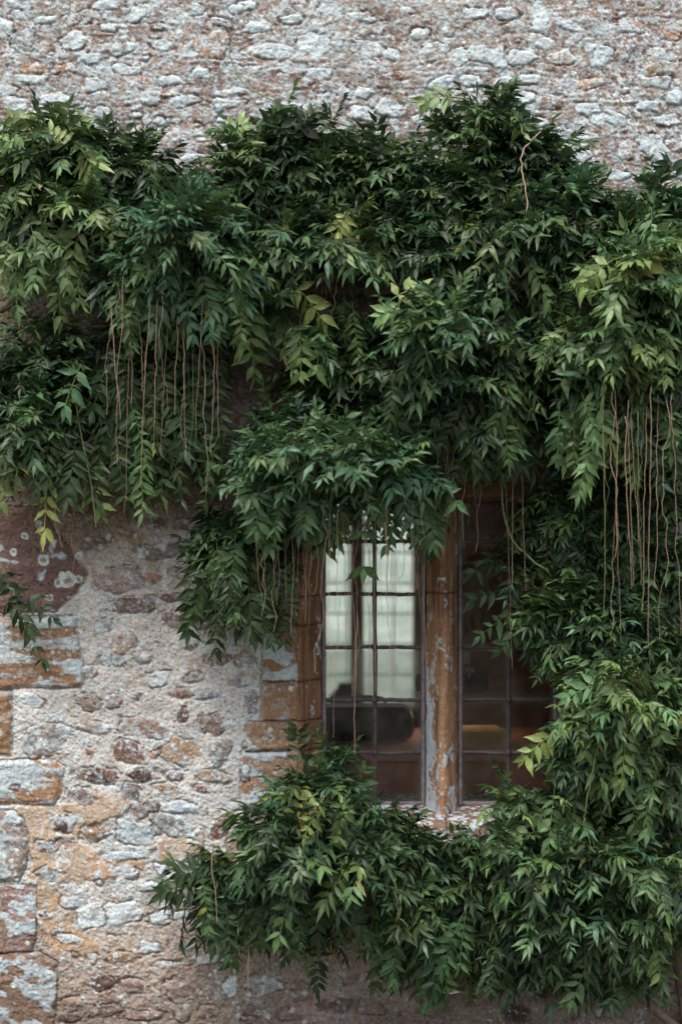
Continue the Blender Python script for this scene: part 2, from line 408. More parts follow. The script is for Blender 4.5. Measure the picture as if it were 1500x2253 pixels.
MID = """265 1276 104 50 p .05;366 1213 104 34 m .3;285 1331 116 36 b .1;376 1311 54 20 r .1;378 1365 48 32 b .05;436 1366 58 34 p .1;275 1412 46 42 p .05;482 1448 56 28 b .1;350 1494 58 38 w .3;430 1490 42 20 g .4;
392 1526 52 20 r .15;456 1529 52 22 g .1;198 1546 58 36 p .05;250 1546 42 28 g .4;70 1540 62 30 w .5;316 1601 106 42 p .25;400 1572 30 38 b .3;461 1592 54 44 b .05;106 1622 106 78 g .35;212 1601 76 30 g .35;
285 1655 78 46 r .05;396 1652 88 62 t .2;486 1655 58 56 g .4;215 1706 88 36 d .1;310 1706 62 26 d .1;388 1708 44 20 r .05;466 1706 70 28 p .1;186 1752 72 42 m .15;290 1742 36 38 m .1;375 1736 52 20 o .1;
446 1736 30 14 r 0;316 1781 72 46 p .2;406 1777 76 28 u .3;146 1811 58 40 d .45;300 1832 92 52 u .5;382 1816 94 52 g .4;482 1821 42 44 r .05;210 1832 62 42 o .15;105 1861 54 34 r .3;152 1858 50 26 p .1;
282 1882 104 20 u .3;107 1921 58 30 g .2;265 1916 68 30 w .5;354 1912 32 30 w .5;165 1986 52 26 w .3;326 1952 52 20 w .6;196 2012 64 54 w .45;272 2012 86 50 w .6;350 2022 54 30 w .7;396 2016 34 20 w .4;
154 2066 52 18 w .4;330 2082 44 28 w .6;408 2080 62 22 g .3;270 2106 74 26 t .1;366 2121 70 12 w .4;465 2111 64 20 w .3;225 2161 54 32 d 0;290 2170 56 32 p .05;402 2182 78 56 p .1;505 2171 36 48 w .4;
584 2171 80 46 g .2;664 2176 54 54 b 0;160 2204 44 26 t .1;550 2236 42 34 r 0;736 2210 84 30 b .05;100 2012 30 20 r .1;150 2240 50 20 b 0;230 2225 60 22 b .1;320 2235 70 22 p .1;460 2225 50 30 p .1;
640 2235 56 26 b .1;820 2215 60 36 b .1;250 1450 60 26 g .4;200 1480 44 30 g .5;310 1450 40 24 g .4;420 1420 40 18 t .1;540 1450 40 34 g .4;520 1500 40 26 g .3;225 1380 40 30 g .5;330 1270 40 22 t .1;
400 1265 46 22 t .2;410 1155 44 22 r .3;180 1115 40 20 b .1;250 1150 60 18 b .05;330 1150 50 18 b .1;220 1190 60 22 b .2;300 1185 50 20 t .3;440 1150 30 22 d .4;555 1550 26 60 g .4;540 1700 20 40 g .5;
340 1660 20 20 t .1;200 1655 22 20 t .1;540 1640 10 10 g .1;30 1735 20 10 b .1"""
for s_ in (TOP+';'+MID).replace('\n', '').split(';'):
    a = s_.split(); stone(float(a[0]), float(a[1]), float(a[2]), float(a[3]), a[4], float(a[5]), prot=1.15)
# rubble everywhere else, in rough courses
vr = -880
rr = random.Random(3)
while vr < 2290:
    rh = rr.uniform(30, 50); ur = -1080+rr.uniform(0, 60)
    while ur < 2590:
        w = rr.choice((rr.uniform(20, 50), rr.uniform(40, 80), rr.uniform(60, 120))); hh = rh*rr.uniform(.4, 1.05)*(.7+.3*min(1, w/60)); cx = ur+w/2; cy = vr+rh/2+rr.uniform(-6, 6)
        inb = HOLE[0]-20 < cx+w/2 and cx-w/2 < HOLE[1]+20 and HOLE[2]-20 < cy < HOLE[3]+20
        if not inb:
            if cy < 560: kd = rr.choice('wwwwwgpptb'); lc = rr.choice((.3, .5, .6, .7))
            elif cy < 1150: kd = rr.choice('ggppbbt'); lc = rr.choice((.05, .2, .4))
            elif cy < 1900: kd = rr.choice('ggpput'); lc = rr.choice((.3, .4, .55))
            else: kd = rr.choice('bbpptgd'); lc = rr.choice((.05, .1, .3))
            if rr.random() < (.5 if cy < 600 else .42): stone(cx, cy, w, hh, kd, lc, seed=rr.randrange(9999), force=False, prot=rr.uniform(.6, 1.1))
        ur += w+rr.uniform(8, 26)
    vr += rh+rr.uniform(4, 10)
H += ((np.abs(fbm(uu, vv*1.1, 26, 5, 131, .6)-.5))*-.03+.002)*np.interp(vw, [0, 500, 1200, 1900, 2300], [.45, .45, .1, .2, .7])
# small chips pushed into the joints
for k in range(900):
    cx = rr.uniform(-300, 1800); cy = rr.choice((rr.uniform(-200, 420), rr.uniform(1100, 2280), rr.uniform(-200, 2280)))
    if HOLE[0]-20 < cx < HOLE[1]+20 and HOLE[2]-20 < cy < HOLE[3]+20: continue
    w = rr.uniform(8, 24)
    stone(cx, cy, w, w*rr.uniform(.45, .9), rr.choice('wwwgptb') if cy < 600 else rr.choice('wgptb'), .3 if cy < 600 else .1, seed=rr.randrange(9999), force=False, prot=.8)
# lichen crust that ignores the joints
notblk = ID == 0
L = fbm(uu, vv, 30, 6, 91, .72)*.5+fbm(uu, vv, 7, 4, 92, .65)*.5
th = np.interp(vw, [-500, 300, 520, 1150, 1300, 1850, 2050, 2300], [.525, .51, .60, .64, .60, .565, .60, .66])
th = th+.2*(ID == 1)+.05*(ID > 1)+(1-SM)*np.interp(vw, [300, 520, 1200], [.018, .015, .0])*(ID == 0)
lm = sstep(th-.012, th+.03, L)
C = mixc(C, LICH*1.02, lm*.8); H += lm*.0015
L2 = fbm(uu, vv, 14, 4, 95)
L3 = fbm(uu, vv, 6, 3, 96, .7)
lm3 = sstep(.56, .6, L3)*np.interp(vw, [300, 500, 1100, 1400, 2000, 2300], [.55, .3, .1, .3, .2, .12])*(ID == 0)*(.5+.5*SM)
C = mixc(C, LICH*1.1, lm3)
lm4 = sstep(.42, .36, L3)*np.interp(vw, [300, 500, 1100, 1400, 2000, 2300], [.5, .4, .2, .12, .2, .3])
lm4 = lm4*(ID == 0)*(1-.6*SM)
C = mixc(C, lin((116, 95, 86)), lm4)
lm2 = sstep(.6, .66, L2)*np.interp(vw, [300, 500, 1100, 1400, 2000, 2300], [.6, .3, .12, .35, .3, .1])
lm2 = lm2*(ID != 1)
C = mixc(C, lin((168, 180, 184)), lm2)
# round lichen rosettes
for k in range(1250):
    if k < 900: cx, cy = rr.uniform(-70, 1570), rr.uniform(-70, 430)
    elif k < 1250: cx, cy = rr.uniform(-70, 700), rr.uniform(1130, 2260)
    else: cx, cy = rr.uniform(0, 190), rr.uniform(1130, 1340)
    r0 = rr.uniform(2.5, 6.5) if k < 1250 else rr.uniform(5, 12)
    if 1110 < cy < 1345 and cx < 170 and k < 1250: continue
    s = sl_box(cx-r0-4, cx+r0+4, cy-r0-4, cy+r0+4); u, v = uu[s], vv[s]
    d = np.hypot(u-cx, v-cy)+(fbm(u, v, 6, 2, k)-.5)*5
    m = sstep(r0+1, r0-1, d)*.8
    if k % 3 == 0: m = m*(.35+.65*sstep(r0*.35, r0*.75, d))
    C[s] = mixc(C[s], lin((196, 204, 200)), m); H[s] += m*.0012
for (cx, cy, r0) in ((95, 1172, 8), (55, 1180, 7), (97, 1232, 12), (32, 1214, 8), (175, 1223, 8), (150, 1275, 17), (130, 1282, 9), (138, 1268, 9), (175, 1275, 8), (110, 1315, 8), (185, 1300, 9)):
    s = sl_box(cx-30, cx+30, cy-30, cy+30); u, v = uu[s], vv[s]
    d = np.hypot(u-cx, v-cy)+(fbm(u, v, 9, 3, cx)-.5)*9
    m = sstep(r0+2, r0-1, d)*(.3+.7*sstep(r0*.3, r0*.7, d))*.9
    C[s] = mixc(C[s], lin((200, 208, 204)), m); H[s] += m*.0015
# grime / orange algae specks, wall darker towards its foot
og = sstep(.66, .72, fbm(uu, vv, 26, 5, 99))*.4
C = mixc(C, lin((150, 122, 98)), og*(vv > 1100)+og*.6*(vv <= 1100))
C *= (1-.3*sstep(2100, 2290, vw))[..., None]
H += (fbm(uu, vv, 5, 2, 121)-.5)*.0035
C *= (.66+.52*fbm(uu, vv, 5, 3, 141, .75)+.16*fbm(uu, vv, 30, 4, 142))[..., None]
crk = np.abs(fbm(uu, vv*1.3, 46, 5, 151, .55)-.5)
cm = sstep(.010, .002, crk)*sstep(.5, .62, fbm(uu, vv, 80, 2, 152))
C *= (1-.5*cm)[..., None]; H -= cm*.003
H *= np.interp(vw, [0, 500, 1200], [.5, .65, .8])
np.clip(C, .01, .8, out=C)

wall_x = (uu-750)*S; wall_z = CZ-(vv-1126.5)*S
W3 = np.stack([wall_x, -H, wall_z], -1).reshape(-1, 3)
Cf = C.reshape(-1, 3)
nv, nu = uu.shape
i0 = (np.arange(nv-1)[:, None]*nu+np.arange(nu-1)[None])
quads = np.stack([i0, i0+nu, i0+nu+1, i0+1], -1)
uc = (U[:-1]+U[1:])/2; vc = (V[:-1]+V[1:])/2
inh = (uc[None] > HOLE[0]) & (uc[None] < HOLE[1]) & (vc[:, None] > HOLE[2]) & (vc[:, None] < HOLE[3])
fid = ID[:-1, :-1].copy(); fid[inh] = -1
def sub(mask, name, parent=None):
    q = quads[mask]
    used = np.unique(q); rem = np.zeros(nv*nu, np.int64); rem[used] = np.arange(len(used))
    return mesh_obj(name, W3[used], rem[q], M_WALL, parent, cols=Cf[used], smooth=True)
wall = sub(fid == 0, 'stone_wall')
tag(wall, 'old rubble stone wall in rough mortar, blotched with pale lichen', 'wall')
for k, (nm, lb) in enumerate(BLOCKS):
    if (fid == k+1).any():
        o = sub(fid == k+1, nm, wall)
        if lb: o['label'] = lb
del W3, quads

# ------------------------------------------------------------------ window stonework
def extr(profile, v0, v1, name, col, lich_fn, seed, joints=(), horiz=False, amp=.004):
    """profile: list of (px or py offset, y) points swept along v (or along u if horiz)"""
    P = [np.array(p, float) for p in profile]
    pts = []
    for a, b in zip(P[:-1], P[1:]):
        L_ = math.hypot((b[0]-a[0])*S, b[1]-a[1]); n = max(1, int(L_/.0028))
        pts += [a+(b-a)*t for t in np.arange(n)/n]
    pts.append(P[-1]); pts = np.array(pts)
    T = np.arange(v0, v1+.1, 2.2)
    A, B = np.meshgrid(pts[:, 0], T); Y = np.broadcast_to(pts[:, 1], A.shape).copy()
    arc = np.concatenate([[0], np.cumsum(np.hypot(np.diff(pts[:, 0]), np.diff(pts[:, 1])/S))])
    Aa = np.broadcast_to(arc, A.shape)
    n = fbm(Aa, B*.5, 24, 5, seed); n_ = fbm(Aa, B, 6, 3, seed+1)
    Y = Y-(n-.5)*amp*2.5-(n_-.5)*amp
    A = A+(fbm(Aa, B*.6, 40, 3, seed+2)-.5)*5
    c = lin(col)*(.5+.6*fbm(Aa*1.6, B*.25, 30, 5, seed+3)+.4*n_)[..., None]
    c = mixc(c, lin((92, 66, 50)), sstep(.52, .66, fbm(Aa*1.5, B*.2, 26, 4, seed+4))*.6)
    lf = lich_fn(A if not horiz else B, B if not horiz else A, Aa/arc[-1])
    fs = 9 if horiz else 22
    lmm = (.45+.55*fbm(Aa, B, 9, 4, seed+8)*1.6).clip(0, 1)*sstep(0, .06, fbm(Aa, B*(.8 if horiz else .45), fs, 5, seed+5)*.6+fbm(Aa, B, 7, 3, seed+6)*.4-(1-lf))
    c = mixc(c, LICH*1.3, lmm*.95); Y -= lmm*.0015
    for j in joints:
        g = np.exp(-((B-j-(fbm(Aa, B, 12, 2, seed)-.5)*3)/2.2)**2); Y += g*.006; c = mixc(c, lin((70, 50, 40)), g*.8)
    if horiz: xw, zw = (B-750)*S, CZ-(A-1126.5)*S
    else: xw, zw = (A-750)*S, CZ-(B-1126.5)*S
    v = np.stack([xw, Y, zw], -1).reshape(-1, 3)
    h_, w_ = A.shape; i = np.arange(h_-1)[:, None]*w_+np.arange(w_-1)[None]
    q = np.stack([i, i+w_, i+w_+1, i+1], -1).reshape(-1, 4)
    return mesh_obj(name, v, q, M_WALL, wall, cols=np.clip(c.reshape(-1, 3), .01, .8), smooth=True)
GY = .115     # glass plane
extr([(654, .0), (656, -.007), (668, -.008), (671, .012), (690, .055), (694, .06), (706, .085), (707, .16), (707, .3)], 1060, 1800, 'window_jamb', (150, 114, 88),
     lambda u, v, t: .38+.1*sstep(.55, .8, t)+.06*sstep(1350, 1450, v)*sstep(1500, 1400, v), 301, (1130, 1312, 1376, 1500, 1588, 1653))
extr([(1236, .3), (1237, .1), (1240, .085), (1262, .04), (1285, .004), (1298, -.006), (1302, .0)], 1060, 1800, 'window_jamb', (134, 88, 68),
     lambda u, v, t: .36+0*t, 302, (1232, 1372, 1562))
extr([(939, .3), (939, .13), (941, .09), (957, .05), (966, .02), (970, .012), (980, .01), (986, .016), (992, .03), (1004, .06), (1011, .085), (1012, .13), (1012, .3)], 1060, 1800, 'window_mullion', (178, 138, 106),
     lambda u, v, t: .33+.2*sstep(.50, .36, t)*sstep(1380, 1500, v+60*t)+.10*sstep(1600, 1780, v)+.05*(v > 1200)+.05*sstep(.6, .9, t)*sstep(1250, 1350, v), 303, (1306,))
extr([(1060, .002), (1062, -.006), (1092, -.006), (1098, .03), (1106, .09), (1107, .3)], 640, 1310, 'window_lintel', (108, 84, 70), lambda u, v, t: .3+0*t, 304, horiz=True)
sill = extr([(1782, .3), (1784, .11), (1789, .085), (1796, .02), (1806, -.03), (1812, -.042), (1845, -.04), (1862, -.036), (1870, -.025), (1874, .004)], 655, 1300, 'window_sill', (138, 112, 96),
     lambda u, v, t: .50+0*t, 305, (980,), horiz=True, amp=.009)

# leaded lights -----------------------------------------------------
def mat_glass():
    m, nt, p = nodes_mat('old_window_glass')
    out = nt.nodes['Material Output']
    tc = nt.nodes.new('ShaderNodeTexCoord')
    n = nt.nodes.new('ShaderNodeTexNoise'); n.inputs['Scale'].default_value = 9; n.inputs['Detail'].default_value = 2
    nt.links.new(tc.outputs['Object'], n.inputs['Vector'])
    b = nt.nodes.new('ShaderNodeBump'); b.inputs['Strength'].default_value = .4; b.inputs['Distance'].default_value = .008
    nt.links.new(n.outputs[0], b.inputs['Height'])
    tr = nt.nodes.new('ShaderNodeBsdfTransparent'); tr.inputs[0].default_value = (.9, .93, .91, 1)
    gl = nt.nodes.new('ShaderNodeBsdfGlossy'); gl.inputs['Roughness'].default_value = .03; nt.links.new(b.outputs[0], gl.inputs['Normal'])
    fr = nt.nodes.new('ShaderNodeFresnel'); fr.inputs[0].default_value = 1.5; nt.links.new(b.outputs[0], fr.inputs['Normal'])
    mx = nt.nodes.new('ShaderNodeMixShader'); nt.links.new(fr.outputs[0], mx.inputs[0]); nt.links.new(tr.outputs[0], mx.inputs[1]); nt.links.new(gl.outputs[0], mx.inputs[2])
    # grime: film, specks and scratches, a thin diffuse layer
    n2 = nt.nodes.new('ShaderNodeTexNoise'); n2.inputs['Scale'].default_value = 14; n2.inputs['Detail'].default_value = 8; n2.inputs['Roughness'].default_value = .7
    nt.links.new(tc.outputs['Object'], n2.inputs['Vector'])
    r = nt.nodes.new('ShaderNodeMapRange'); r.inputs[1].default_value = .42; r.inputs[2].default_value = .8; r.inputs[3].default_value = .015; r.inputs[4].default_value = .22
    nt.links.new(n2.outputs[0], r.inputs[0])
    at_ = nt.nodes.new('ShaderNodeAttribute'); at_.attribute_name = 'Col'
    ad = nt.nodes.new('ShaderNodeMath'); ad.operation = 'ADD'; nt.links.new(r.outputs[0], ad.inputs[0]); nt.links.new(at_.outputs['Fac'], ad.inputs[1])
    df = nt.nodes.new('ShaderNodeBsdfDiffuse'); df.inputs[0].default_value = (.27, .25, .22, 1)
    m2 = nt.nodes.new('ShaderNodeMixShader'); nt.links.new(ad.outputs[0], m2.inputs[0]); nt.links.new(mx.outputs[0], m2.inputs[1]); nt.links.new(df.outputs[0], m2.inputs[2])
    nt.links.new(m2.outputs[0], out.inputs['Surface'])
    return m
M_GLASS = mat_glass()
ROWS = [1080, 1193, 1311, 1431, 1549, 1668, 1786]
def leaded(u0, u1, umid, seed, nm_label):
    win = empty('casement_window', (X((u0+u1)/2), GY, Z(1786))); win.parent = wall
    inv = np.array(win.location)
    r = random.Random(seed)
    # iron frame
    mb = MB(); w = 9*S
    x0, x1, z0, z1 = X(u0), X(u1), Z(1786), Z(1080)
    mb.box(x0, x0+w, GY-.012, GY+.016, z0, z1).box(x1-w, x1, GY-.012, GY+.016, z0, z1)
    mb.box(x0+w, x1-w, GY-.011, GY+.015, z0, z0+w).box(x0+w, x1-w, GY-.011, GY+.015, z1-w, z1)
    mb.v = [tuple(np.array(p)-inv) for p in mb.v]
    mb.build('window_frame', M_IRON, win, bevel=.003)
    # cames: slightly crooked H sections
    V_, F_ = [], []; off = 0
    def bar(p, q, rad, flat=.6, bend=.0012):
        nonlocal off
        t = np.linspace(0, 1, 22)[:, None]; pts = np.array(p)+(np.array(q)-np.array(p))*t
        ph = r.uniform(0, 6); d = np.array(q)-np.array(p); side = np.array([d[2], 0, -d[0]])/np.linalg.norm(d)
        pts = pts+side*(np.sin(t*5+ph)*bend+np.sin(t*17+ph)*bend*.4)
        v, f = tube(pts, rad*(1+.12*np.sin(np.linspace(0, 30, 22)+ph)), 8)
        v[:, 1] = GY+(v[:, 1]-GY)*flat
        V_.append(v); F_.append(f+off); off += len(v)
    for v in ROWS[1:-1]:
        bar((x0+w, GY-.003, Z(v)), (X(umid), GY-.003, Z(v+r.uniform(-1, 1))), .0055)
        bar((X(umid), GY-.003, Z(v+r.uniform(-1, 1))), (x1-w, GY-.003, Z(v)), .0055)
    bar((X(umid), GY-.004, z0+w), (X(umid), GY-.004, z1-w), .0062)
    for v in ROWS[1:-1]:       # solder blobs
        c = np.array([X(umid), GY-.006, Z(v)]); pts = c+np.array([[0, 0, -.011], [0, 0, -.007], [0, 0, 0], [0, 0, .007], [0, 0, .011]])
        vv_, f = tube(pts, np.array([.003, .008, .0095, .008, .003]), 8); vv_[:, 1] = GY-.004+(vv_[:, 1]-GY+.004)*.6
        V_.append(vv_); F_.append(f+off); off += len(vv_)
    mesh_obj('lead_came', np.vstack(V_)-inv, np.vstack(F_), M_LEAD, win, smooth=True)
    # panes, each a little out of true; grime collects at their edges
    V_, F_, C_ = [], [], []; off = 0
    for (a, b) in ((u0+7, umid), (umid, u1-7)):
        for t_, bt in zip(ROWS[:-1], ROWS[1:]):
            n = 17
            gx, gz = np.meshgrid(np.linspace(0, 1, n), np.linspace(0, 1, n))
            tx, tz = r.uniform(-.003, .003), r.uniform(-.003, .003)
            x = X(a)+(X(b)-X(a))*gx; z = Z(bt)+(Z(t_)-Z(bt))*gz
            y = GY+(gx-.5)*tx*2+(gz-.5)*tz*2
            e = np.minimum(np.minimum(gx, 1-gx), np.minimum(gz, 1-gz))
            g = .4*np.exp(-e*26)+.08*np.exp(-gz*9)
            v = np.stack([x, y, z], -1).reshape(-1, 3)
            i = np.arange(n-1)[:, None]*n+np.arange(n-1)[None]
            F_.append(np.stack([i, i+1, i+n+1, i+n], -1).reshape(-1, 4)+off); off += n*n
            V_.append(v); C_.append(np.repeat(g.reshape(-1, 1), 3, 1))
    mesh_obj('glazing', np.vstack(V_)-inv, np.vstack(F_), M_GLASS, win, cols=np.vstack(C_), smooth=False)
    win['label'] = nm_label
    return win
leaded(707, 939, 826, 1, 'left hand leaded casement, ten clear panes')
wr = leaded(1013, 1236, 1126, 2, 'right hand leaded casement half hidden by leaves')
# casement catch on the right light
inv = np.array(wr.location)
mb = MB(); mb.box(X(1024), X(1040), GY+.01, GY+.02, Z(1470), Z(1440)); mb.box(X(1030), X(1052), GY+.02, GY+.028, Z(1490), Z(1478)); mb.box(X(1036), X(1042), GY+.018, GY+.03, Z(1500), Z(1468))
mb.v = [tuple(np.array(p)-inv) for p in mb.v]
mb.build('window_catch', M_LEAD, wr, bevel=.002)

# ------------------------------------------------------------------ the room behind
M_PLASTER = mat_plain('old_plaster', (196, 178, 156), .9, scale=8)
M_WOOD = mat_plain('red_brown_wood', (168, 108, 84), .45, var=.3, scale=18)
M_OAK = mat_plain('dark_oak', (66, 46, 36), .5, var=.3, scale=14)
M_STONE2 = mat_plain('far_stone', (226, 196, 158), .9, var=.2, scale=10)
RY0, RY1, RX0, RX1, RZ1 = .32, 3.5, -1.7, 2.4, 2.5
FW = (-.55, 1.0, .54, 2.0)     # far window x0,x1,z0,z1
mb = MB()
t = .1
mb.box(RX0-t, RX0, RY0, RY1+.3, 0, RZ1).box(RX1, RX1+t, RY0, RY1+.3, 0, RZ1)
mb.box(RX0-t, RX1+t, RY0, RY1+.3, RZ1, RZ1+t)
mb.box(RX0, FW[0], RY1, RY1+.3, 0, RZ1).box(FW[1], RX1, RY1, RY1+.3, 0, RZ1)
mb.box(FW[0], FW[1], RY1, RY1+.3, 0, .54).box(FW[0], FW[1], RY1, RY1+.3, FW[3], RZ1)
# inner face of the front wall round the opening
mb.box(RX0, X(700), .305, .33, 0, RZ1).box(X(1240), RX1, .305, .33, 0, RZ1).box(X(700), X(1240), .305, .33, 0, Z(1790)).box(X(700), X(1240), .305, .33, Z(1100), RZ1)
tag(mb.build('room_walls', M_PLASTER), kind='structure')
mb = MB(); mb.box(RX0, RX1, RY0, RY1, .0, .03); tag(mb.build('room_floor', M_OAK), kind='structure')
# far window
fw = empty('stone_window', (.2, RY1, .54)); tag(fw, 'stone mullioned window across the room, seen through the panes', 'window')
iv = np.array(fw.location)
def fx(px): return (px-750)*S*(CAMD+RY1)/CAMD
def fz(py): return CZ-(py-1126.5)*S*(CAMD+RY1)/CAMD
mb = MB()
for c in (785, 925, 645, 1065):
    mb.box(fx(c-15)-iv[0], fx(c+15)-iv[0], -.03, .16, 0, FW[3]-.54)
mb.build('mullion', M_STONE2, fw, bevel=.012)
mb = MB()
for z in np.arange(.54, 2.0, .15): mb.box(FW[0]-iv[0], FW[1]-iv[0], .09, .10, z-.54-.004, z-.54+.004)
for x in np.arange(FW[0], FW[1], .115): mb.box(x-iv[0], x-iv[0]+.006, .0905, .0995, 0, 1.46)
mb.build('lead_came', mat_plain('pale_far_lead', (150, 158, 156), .6), fw)
def mat_farglass():
    m, nt, p = nodes_mat('rippled_far_glass')
    tc = nt.nodes.new('ShaderNodeTexCoord'); n = nt.nodes.new('ShaderNodeTexNoise'); n.inputs['Scale'].default_value = 7
    mp = nt.nodes.new('ShaderNodeMapping'); mp.inputs['Scale'].default_value = (1, 1, 2.2)
    nt.links.new(tc.outputs['Object'], mp.inputs[0]); nt.links.new(mp.outputs[0], n.inputs['Vector'])
    b = nt.nodes.new('ShaderNodeBump'); b.inputs['Strength'].default_value = .6; b.inputs['Distance'].default_value = .02
    nt.links.new(n.outputs[0], b.inputs['Height'])
    g = nt.nodes.new('ShaderNodeBsdfTransparent'); r = nt.nodes.new('ShaderNodeValToRGB')
    r.color_ramp.elements[0].position = .4; r.color_ramp.elements[1].position = .62
    r.color_ramp.elements[0].color = (.6, .72, .66, 1); r.color_ramp.elements[1].color = (.92, .97, .95, 1)
    nt.links.new(n.outputs[0], r.inputs[0]); nt.links.new(r.outputs[0], g.inputs[0])
    tl = nt.nodes.new('ShaderNodeBsdfTranslucent'); tl.inputs[0].default_value = (.6, .68, .64, 1)
    mx = nt.nodes.new('ShaderNodeMixShader'); mx.inputs[0].default_value = .25
    nt.links.new(g.outputs[0], mx.inputs[1]); nt.links.new(tl.outputs[0], mx.inputs[2])
    nt.links.new(mx.outputs[0], nt.nodes['Material Output'].inputs['Surface']); return m
mb = MB(); mb.v = [(FW[0]-iv[0], .11, 0), (FW[1]-iv[0], .11, 0), (FW[1]-iv[0], .11, 1.46), (FW[0]-iv[0], .11, 1.46)]; mb.f = [[0, 1, 2, 3]]
mb.build('glazing', mat_farglass(), fw)
# half curtain across the bottom of the far window
def mat_curtain():
    m, nt, p = nodes_mat('thin_white_cotton')
    p.inputs['Base Color'].default_value = (.7, .7, .64, 1); p.inputs['Roughness'].default_value = .9
    tl = nt.nodes.new('ShaderNodeBsdfTranslucent'); tl.inputs[0].default_value = (.92, .93, .86, 1)
    mx = nt.nodes.new('ShaderNodeMixShader'); mx.inputs[0].default_value = .88
    nt.links.new(p.outputs[0], mx.inputs[1]); nt.links.new(tl.outputs[0], mx.inputs[2])
    tp = nt.nodes.new('ShaderNodeBsdfTransparent'); m2 = nt.nodes.new('ShaderNodeMixShader'); m2.inputs[0].default_value = .42
    nt.links.new(mx.outputs[0], m2.inputs[1]); nt.links.new(tp.outputs[0], m2.inputs[2]); nt.links.new(m2.outputs[0], nt.nodes['Material Output'].inputs['Surface']); return m
zt, zb = fz(1430), .545
gx, gz = np.meshgrid(np.linspace(FW[0]+.02, FW[1]-.02, 160), np.linspace(0, 1, 12))
gy = RY1-.06+.012*np.sin(gx*40+np.sin(gx*13)*2)*(1.1-gz*.6)
v = np.stack([gx, gy, zb+(zt-zb)*gz+.006*np.sin(gx*9)*gz], -1).reshape(-1, 3)
i = np.arange(11)[:, None]*160+np.arange(159)[None]
o = mesh_obj('cafe_curtain', v, np.stack([i, i+1, i+161, i+160], -1).reshape(-1, 4), mat_curtain(), smooth=True)
tag(o, 'pale half curtain drawn across the bottom of the far window', 'curtain')
jug = MB().lathe([(0, 0), (.05, .0), (.075, .03), (.08, .06), (.05, .095), (.035, .11), (.04, .125), (.03, .12)], (0, 0, 0), 20)
o = jug.build('jug', mat_plain('brown_glaze', (52, 44, 38), .35), smooth=True); o.location = (fx(760), RY1-.14, .546)
tag(o, 'small dark jug standing in front of the pale half curtain', 'jug')
mb = MB(); mb.box(FW[0]-.1, FW[1]+.1, RY1-.24, RY1-.001, .5, .544); tag(mb.build('far_window_shelf', M_OAK, bevel=.003), 'dark wooden shelf below the far window', 'shelf')
# desk under our window
desk = empty('desk', (.35, .75, .03)); tag(desk, 'red brown wooden desk standing just inside the window', 'desk')
mb = MB(); mb.box(-.62, .62, -.3, .34, .68, .71); mb.build('desktop', M_WOOD, desk, bevel=.004)
mb = MB(); mb.box(-.58, .58, -.285, -.265, .2, .679); mb.build('modesty_panel', M_WOOD, desk, bevel=.003)
for sx in (-.56, .56):
    for sy in (-.25, .29):
        mb = MB(); mb.box(sx-.03, sx+.03, sy-.03+.03, sy+.03+.03, 0, .679); mb.build('leg', M_WOOD, desk, bevel=.003)
# bookcase panel on the right, seen as a brown mass
case = empty('cupboard', (.95, 2.1, .03)); tag(case, 'tall brown wooden cupboard deep in the room behind the right light', 'cupboard')
mb = MB(); mb.box(-.5, .55, -.2, .25, 0, 2.0); mb.build('carcass', mat_plain('brown_wood', (186, 128, 96), .5, scale=10), case, bevel=.005)
for k in range(2):
    mb = MB(); mb.box(-.48+k*.51, .01+k*.51, -.225, -.203, .08, 1.95); mb.build('door', M_WOOD, case, bevel=.006)
# banker's lamp on the desk
lx, ly, lz = .37, .86, .741
def lamp_tools(name, mat, mb, par, bevel=0, smooth=True): return mb.build(name, mat, par, bevel=bevel, smooth=smooth)
M_BRASS = mat_plain('brass', (190, 130, 70), .3, metal=.9, var=.1)
lamp = empty('desk_lamp', (lx, ly, lz)); tag(lamp, 'lit green shaded brass desk lamp behind the lower right panes', 'lamp')
lamp_tools('base', M_BRASS, MB().lathe([(0, .022), (.03, .02), (.07, .012), (.08, .0), (0, 0)], (0, 0, 0)), lamp)
lamp_tools('stem', M_BRASS, MB().lathe([(.006, .02), (.006, .15), (.012, .16), (.006, .17), (.006, .235), (0, .24)], (0, 0, 0), 12), lamp)
ns = 14; v = []; f = []
for xi in (-.12, -.117, .117, .12):
    for k in range(ns+1):
        a = math.pi*k/ns; rr_ = .055 if abs(xi) < .119 else .045
        v.append((xi, rr_*math.cos(a)*1.1, .155+rr_*math.sin(a)))
for r_ in range(3):
    for k in range(ns): b = r_*(ns+1)+k; f.append([b, b+1, b+ns+2, b+ns+1])
sh = mesh_obj('lamp_shade', v, f, mat_plain('green_glass_shade', (14, 40, 32), .2, var=.1), lamp, smooth=True)
m_ = sh.modifiers.new('thick', 'SOLIDIFY'); m_.thickness = .003
mb = MB(); mb.box(-.04, .04, -.006, .006, .212, .222); mb.build('yoke', M_BRASS, lamp, bevel=.002)
bl = MB().lathe([(0, -.03), (.016, -.025), (.02, 0), (.016, .025), (0, .03)], (0, 0, 0), 16)
bl.v = [(z, y, x+.165) for x, y, z in bl.v]
bl.build('bulb', mat_plain('lit_bulb', (255, 190, 110), .5, emit=((255, 214, 170), 22)), lamp, smooth=True)
